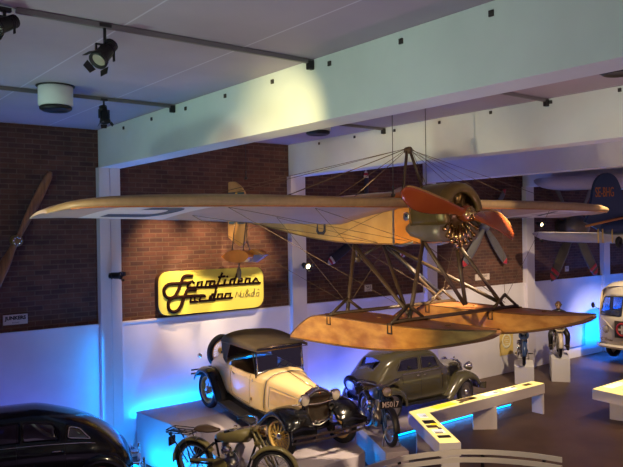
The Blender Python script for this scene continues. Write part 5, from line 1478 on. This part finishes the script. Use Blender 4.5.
    for y in (-.362, .362): m.tube([(hx - .34, y, .975), (hx - .20, y * 1.02, 1.015)], .019, 8, m=sm)
    m.build('grip', M['black_metal'], hb)
    m = MB()
    for y in (-.30, .30): m.tube([(hx - .06, y, 1.03), (hx - .16, y * 1.25, 1.03)], .007, 6, m=sm)
    m.build('lever', M['chrome'], hb)
    lm = sm @ Matrix.Translation((hx + .17, 0, .90))
    rr_ = .085
    m = MB().lathe([(0, -.13), (rr_ * .4, -.12), (rr_ * .85, -.06), (rr_ * 1.03, 0), (rr_ * 1.03, .015), (rr_ * .9, .016)], 22, 'x', m=lm); m.box((-.08, 0, 0), (.10, .03, .03), m=lm)
    hl = m.build('headlight', M[headm], t); MB().lathe([(rr_ * .93, .012), (rr_ * .6, .028), (0, .036)], 22, 'x', m=lm).build('lens', M['lens'], hl)
    m = MB().lathe([(0, -.06), (.02, -.06), (.025, 0), (.05, .04), (.045, .04)], 14, 'x', m=sm @ Matrix.Translation((hx + .12, .08, .76))); m.build('horn', M['black_metal'], t)
    # fenders
    def guard(cx, a0, a1, rr2, w_, mt=None):
        m = MB(); rg = []
        for k in range(25):
            a = a0 + (a1 - a0) * k / 24
            rg.append([((rr2 - dz) * math.cos(a) + cx, y, (rr2 - dz) * math.sin(a) + r) for y, dz in ((-w_, .045), (-w_ * .9, .012), (-w_ * .5, 0), (0, -.008), (w_ * .5, 0), (w_ * .9, .012), (w_, .045))])
        m.loft(rg, cap=False, closed=False, m=mt); return m
    guard(0, R(30), R(188), r + .045, .06).build('rear_fender', fend, t, solid=.005)
    guard(wb, R(-2), R(150), r + .04, .055, Matrix.Translation((wb, 0, 0)) @ Matrix.Rotation(steer, 4, 'Z') @ Matrix.Translation((-wb, 0, 0))).build('front_fender', fend, t, solid=.005)
    if rack:
        m = MB()
        for y in (-.12, -.04, .04, .12): m.tube([(-.42, y, .76), (-.02, y, .76)], .008, 6)
        for x in (-.42, -.02, -.22): m.tube([(x, -.12, .76), (x, .12, .76)], .008, 6)
        m.tube([(-.42, -.12, .80), (-.42, .12, .80)], .008, 6)
        for y in (-.12, .12): m.tube([(-.42, y, .76), (-.42, y, .80), (-.05, y, .80)], .007, 6); m.tube([(-.36, y, .76), (-.05, y * .9, r)], .009, 6); m.tube([(-.12, y, .76), (0, y * .9, r)], .009, 6)
        m.build('luggage_rack', M['black_metal'], t)
        m = MB().box((-.40, 0, .60), (.02, .16, .14)); m.lathe([(0, 0), (.035, 0), (.03, -.03), (0, -.035)], 12, 'x', c=(-.41, 0, .70)); m.build('tail_lamp', M['black_metal'], t)
        m = MB().tube([(-.02, .12, .52), (.0, .12, .36)], .06, 10); m.build('tool_roll', M['brown_leather'], t)
    if plate:
        pt = MB().box((wb + .03, 0, r + .40), (.008, .36, .125), m=None).build('number_plate', M['black_metal'], t)
        text(plate, .135, M['plate'], pt, 'plate_lettering', Matrix.Translation((wb + .037, 0, r + .40)) @ Matrix.Rotation(PI / 2, 4, 'Z') @ Matrix.Rotation(PI / 2, 4, 'X'), bold=.002, sx=.80, ext=.002)
    if stand:
        m = MB()
        for y in (-.14, .14): m.tube([(.02, y * .8, r), (-.10, y * 1.1, .012)], .011, 6)
        m.tube([(-.10, -.155, .012), (-.10, .155, .012)], .012, 6); 
        if plate:
            m.build('stand', M['steel'], t); m = MB()
            for y in (-.12, .12): m.tube([(wb, y * .8, r), (wb + .05, y * 1.3, .012)], .010, 6)
            m.tube([(wb + .05, -.16, .012), (wb + .05, .16, .012)], .010, 6)
        m.build('front_stand' if plate else 'stand', M['steel'], t)
    m = MB()
    for y in (-.2, .2): m.tube([(.55, y * .6, .28), (.55, y * 1.2, .28)], .016, 8)
    m.build('footrest', M['black_metal'], t)
    return t
a = Vector((4.98, 9.28)); b = Vector((5.61, 8.17)); dd = b - a
motorcycle('motorcycle', 'khaki motorcycle with luggage rack and brown saddle, at the bottom edge before the roadster', (a.x, a.y, .52), math.atan2(dd.y, dd.x), wb=1.30, r=.325, steer=R(14)).scale = (1, 1, .94)
f2 = Vector((8.28, 8.50)); h2 = Vector((-.40, -.92)).normalized()
r2 = f2 - h2 * 1.22
motorcycle('motorcycle', 'dark motorcycle showing its front number plate, on the narrow platform between the two cars', (r2.x, r2.y, .54), math.atan2(h2.y, h2.x), wb=1.22, r=.32, tank=M['blue_enamel'], fend=M['black_metal'], plate='M5017', vtwin=False, blueish=True, rack=True)

# plinths with motorcycles at the far right
def plinth(px0, px1, pyb, h, label, dy=1.9):
    p = onZ(px0, pyb, 0); q = onZ(px1, pyb, 0)
    return p, q
pa = onZ(514, 384, 0); pb = onZ(534.5, 384.2, 0)
def block(c, ax, w, l, h, label):
    d = Vector((math.cos(ax), math.sin(ax))); n = Vector((-d.y, d.x))
    poly = [c - n * w / 2, c - n * w / 2 + d * l, c + n * w / 2 + d * l, c + n * w / 2]
    o = MB().prism([(p.x, p.y) for p in poly], 0, h, 'xy').build('plinth', M['white'], bevel=.006)
    return tag(o, label, 'plinth', 'white plinths under motorcycles')
ax = R(36)
ca = onZ(524.5, 384.5, 0).to_2d(); cb = onZ(561, 382, 0).to_2d()
block(ca, ax, .50, 1.0, .48, 'white plinth under the blue motorcycle, the left one of the two by the wall')
block(cb, ax, .48, 1.0, .64, 'taller white plinth under the ridden motorcycle, the right one of the two by the wall')
dv = Vector((math.cos(ax), math.sin(ax)))
pa_ = ca + dv * 1.02; pb_ = cb + dv * 1.02
motorcycle('motorcycle', 'blue motorcycle seen from the front on the left white plinth', (pa_.x, pa_.y, .48), ax + PI, wb=.86, r=.31, tank=M['blue_enamel'], fend=M['blue_enamel'], vtwin=False, headm='chrome', rack=False, blueish=True)
motorcycle('motorcycle', 'ivory motorcycle seen from the front on the taller plinth, ridden by a figure in leather', (pb_.x, pb_.y, .64), ax + PI, wb=.86, r=.31, tank=M['enamel'], fend=M['enamel'], vtwin=True, headm='chrome', rack=False)

# mannequin riding the ivory motorcycle, built as one skinned body
def rider(loc, rz):
    t = thing('mannequin', 'seated mannequin in black leather and brown helmet riding the ivory motorcycle', 'mannequin', loc, rz)
    V = {'pel': ((.22, 0, .93), .16), 'waist': ((.22, 0, 1.08), .145), 'chest': ((.27, 0, 1.30), .18), 'neckb': ((.29, 0, 1.46), .10), 'neck': ((.31, 0, 1.53), .06), 'headb': ((.33, 0, 1.59), .075), 'head': ((.34, 0, 1.68), .10), 'headt': ((.34, 0, 1.75), .08)}
    E = [('pel', 'waist'), ('waist', 'chest'), ('chest', 'neckb'), ('neckb', 'neck'), ('neck', 'headb'), ('headb', 'head'), ('head', 'headt')]
    for s, n in ((-1, 'r'), (1, 'l')):
        V.update({'sh' + n: ((.29, s * .20, 1.42), .085), 'el' + n: ((.40, s * .34, 1.18), .062), 'wr' + n: ((.58, s * .36, 1.08), .045), 'ha' + n: ((.64, s * .36, 1.06), .045),
                  'hip' + n: ((.24, s * .12, .90), .125), 'kn' + n: ((.60, s * .27, .72), .095), 'an' + n: ((.50, s * .26, .30), .065), 'fo' + n: ((.54, s * .26, .24), .06), 'to' + n: ((.70, s * .27, .22), .05)})
        E += [('neckb', 'sh' + n), ('sh' + n, 'el' + n), ('el' + n, 'wr' + n), ('wr' + n, 'ha' + n), ('pel', 'hip' + n), ('hip' + n, 'kn' + n), ('kn' + n, 'an' + n), ('an' + n, 'fo' + n), ('fo' + n, 'to' + n)]
    ks = list(V); me = bpy.data.meshes.new('body'); me.from_pydata([V[k][0] for k in ks], [(ks.index(a), ks.index(b)) for a, b in E], []); me.update()
    o = bpy.data.objects.new('body', me); C.objects.link(o); o.parent = t; me.materials.append(M['leather_black'])
    md = o.modifiers.new('skin', 'SKIN'); md.use_smooth_shade = True
    sv = me.skin_vertices[0].data
    for i, k in enumerate(ks): r_ = V[k][1]; sv[i].radius = (r_, r_)
    sv[0].use_root = True
    s2 = o.modifiers.new('sub', 'SUBSURF'); s2.levels = 1; s2.render_levels = 1
    MB().sphere((.345, 0, 1.695), (.118, .100, .125), 18).build('helmet', M['helmet'], t)
    fc = MB().sphere((.40, 0, 1.655), (.075, .070, .095), 16); fc.sphere((.475, 0, 1.65), (.02, .015, .025), 8)
    fc.build('face', M['skin'], t)
    m = MB()
    for y in (-.036, .036): m.lathe([(0, 0), (.026, 0), (.032, .010), (.030, .022), (0, .020)], 14, 'x', c=(.455, y, 1.69))
    m.tube([(.46, -.06, 1.69), (.40, -.105, 1.70), (.30, -.108, 1.71), (.22, 0, 1.72), (.30, .108, 1.71), (.40, .105, 1.70), (.46, .06, 1.69)], .010, 6)
    m.build('goggles', M['brass'], t)
    for s in (-1, 1):
        g = MB().sphere((.64, s * .36, 1.05), (.05, .045, .035), 12)
        for k in range(4): g.tube([(.665, s * (.335 + k * .018), 1.06), (.705, s * (.335 + k * .018), 1.04), (.70, s * (.335 + k * .018), 1.0), (.67, s * (.335 + k * .018), .995)], .010, 6)
        g.tube([(.63, s * .32, 1.04), (.66, s * .31, 1.01), (.69, s * .315, 1.0)], .011, 6)
        g.build('glove', M['brown_leather'], t)
        MB().tube([(.50, s * .26, .38), (.51, s * .26, .26)], .075, 12).build('boot_cuff', M['brown_leather'], t)
    return t
rider((pb_.x, pb_.y, .64), ax + PI).scale = (.85, .85, .82)

# posters on the plaster behind
q = onY(507, 341, D - .08)
t = thing('yellow_poster', 'yellow lit poster with a pale ring on the plaster wall beneath the far float', 'poster', (q.x, D - .052, q.z))
MB().box((0, -.008, 0), (.62, .012, .80)).build('sheet', M['poster'], t)
MB().lathe([(.16, -.018), (.22, -.018), (.22, -.014), (.16, -.014)], 28, 'y', closed=True).build('ring_print', M['poster_art'], t)
m = MB()
for k in range(5): m.box((0, -.018, .10 - .06 * k), (.14 + .1 * (k % 2), .004, .02))
m.build('printed_lines', M['poster_art'], t)
q = onY(574, 333, D - .08)
t = thing('framed_print', 'thin framed grey print on the plaster wall right of the riding mannequin', 'picture', (q.x, D - .052, q.z))
MB().box((0, -.008, 0), (1.3, .012, .9)).build('sheet', M['picture_paper'], t)
m = MB()
for s in (-1, 1): m.box((s * .66, -.012, 0), (.025, .02, .95)); m.box((0, -.012, s * .46), (1.33, .02, .025))
m.build('frame_rim', M['steel'], t)
# ------------------------------------------------------------------ light
def spot(p, aim, col, e, size=40, blend=.5, rad=.06):
    l = bpy.data.lights.new('spot_light', 'SPOT'); l.color = col; l.energy = e; l.spot_size = R(size); l.spot_blend = blend; l.shadow_soft_size = rad
    o = bpy.data.objects.new('spot_light', l); C.objects.link(o); o.location = p
    o.rotation_euler = (Vector(aim) - Vector(p)).to_track_quat('-Z', 'Y').to_euler(); return o
def area(p, aim, col, e, sx, sy):
    l = bpy.data.lights.new('area_light', 'AREA'); l.color = col; l.energy = e; l.shape = 'RECTANGLE'; l.size = sx; l.size_y = sy
    o = bpy.data.objects.new('area_light', l); C.objects.link(o); o.location = p
    o.rotation_euler = (Vector(aim) - Vector(p)).to_track_quat('-Z', 'Y').to_euler(); return o
W = bpy.data.worlds.new('hall_ambient'); bpy.context.scene.world = W; W.use_nodes = True
W.node_tree.nodes['Background'].inputs[0].default_value = (.54, .38, .66, 1); W.node_tree.nodes['Background'].inputs[1].default_value = .25
warm = (1, .66, .34); warm2 = (1, .78, .52); blue = (.0, .30, 1); mauve = (.72, .58, 1); green = (.62, 1, .78)
# plane spots: from the gallery side, a little above eye height
spot((-2.2, 6.2, 3.9), (7.0, 8.0, 4.35), warm2, 620, 26, .6)
spot((-.2, 5.2, 4.4), (6.2, 7.2, 2.9), warm, 1000, 30, .6)
# added unseen uplights: mauve wash on ceiling, beams and wing
for ux, uy, ue in ((2.0, 3.2, 105), (7.0, 3.0, 95), (12.0, 3.4, 80), (17, 4.5, 60)):
    spot((ux, uy, 1.2), (ux + .5, uy + 2.2, 6.0), (.85, .50, .80), ue, 140, 1, .3)
spot((5.4, .6, 5.0), (7.4, 6.3, 4.3), warm, 230, 30)
spot((9.0, 2.0, 5.9), (9.6, 6.9, 4.6), warm2, 420, 40, .8)
spot((5.3, 3.6, 5.3), (5.9, 6.8, 4.6), warm, 60, 44, .9)
spot((4.1, 9.42, 5.15), (7.45, 11.85, 4.4), warm2, 170, 15, .6)
spot((5.4, 10.6, 3.4), (7.45, 11.8, 4.0), warm, 14, 30, .8)
# sign and tail
for sx_ in (5.9, 6.9, 7.9): spot((sx_, 10.95, 5.95), (sx_ + .1, 12.5, 3.45), warm, 560, 38, .9)
spot((5.9, 10.2, 5.95), (6.6, 12.33, 3.02), warm2, 720, 24, .8)
spot((8.75, 10.2, 5.95), (7.75, 12.33, 3.02), warm2, 720, 24, .8)
# cars
spot((3.3, 9.42, 5.85), (6.9, 9.9, 1.3), warm2, 800, 25, .6)
spot((8.9, 5.0, 5.85), (7.4, 9.2, 1.0), warm2, 2400, 24, .5)
spot((4.4, 5.0, 5.85), (5.3, 8.7, 1.0), warm2, 600, 34)
spot((9.7, 8.9, 5.85), (11.9, 10.9, 1.0), warm2, 480, 44, .6)
spot((12.6, 5.6, 5.85), (12.0, 10.7, .8), warm2, 500, 26, .6)
spot((6.0, 6.6, 5.85), (8.3, 8.9, .8), warm2, 160, 20)
# far right
spot((14.4, 8.2, 5.85), (16.6, 12.2, 1.6), warm2, 800, 60, .9)
spot((18.9, 7.8, 5.85), (21.0, 10.4, 1.4), warm2, 1200, 44)
spot((12.0, 5.6, 5.85), (12.6, 7.2, 0), warm, 420, 62, .9)
spot((6.2, 3.0, 5.85), (8.0, 6.3, .9), warm2, 420, 34, .8)
spot((15.5, 5.6, 5.85), (15.8, 8.2, 0), warm, 380, 60, .9)
# beams: warm patch low on the front beam, pale wash on the beams
pq = onX(285, 122, 4.8)
spot((2.6, pq.y - 1.6, 5.0), tuple(pq), (1, .85, .40), 300, 34, 1)
for gy, ge in ((2.5, 165), (5.5, 175), (8.5, 150)): spot((-.8, gy, 2.9), (4.8, gy + 1.6, 5.9), green, ge, 84, .9, .12)
spot((5.9, 2.6, 3.6), (9.2, 5.4, 5.9), (1, .80, .60), 90, 84, .9, .1)
# blue strips
area((7.0, 12.34, .74), (7.0, 12.52, 1.3), (0, .2, 1), 55, 3.2, .08)
area((4.78, 12.2, 1.2), (3.6, 12.62, 1.2), blue, 6, .05, 2.3)
area((5.10, 10.6, .10), (5.45, 10.6, .6), blue, 42, 2.2, .12)
area((11.0, 10.08, .06), (11.0, 9.6, .0), blue, 18, 5.0, .06)
area((8.25, 9.2, .25), (8.0, 9.2, .3), blue, 8, 1.6, .3)
area((22.0, 11.95, .5), (22.0, 12.5, 1.3), (0, .16, 1), 80, 2.6, .15)
area((1.8, 11.9, .3), (1.8, 12.5, 1.6), (.10, .13, 1), 38, 5.0, .3)
area((11.0, 12.2, .3), (11.0, 12.5, 1.4), (.06, .13, 1), 80, 5.0, .2)

# ------------------------------------------------------------------ camera
cam = bpy.data.cameras.new('camera'); co = bpy.data.objects.new('camera', cam); C.objects.link(co)
cam.sensor_width = 36; cam.lens = 36 * F / 623
cam.clip_end = 200
mw = Matrix(((d2.x, -d2.y, -d2.z, 0), (d1.x, -d1.y, -d1.z, 0), (up.x, -up.y, -up.z, CAMZ), (0, 0, 0, 1)))
co.matrix_world = mw
sc = bpy.context.scene; sc.camera = co
sc.view_settings.view_transform = 'Standard'; sc.view_settings.look = 'None'; sc.view_settings.gamma = 1; sc.view_settings.exposure = 0.65
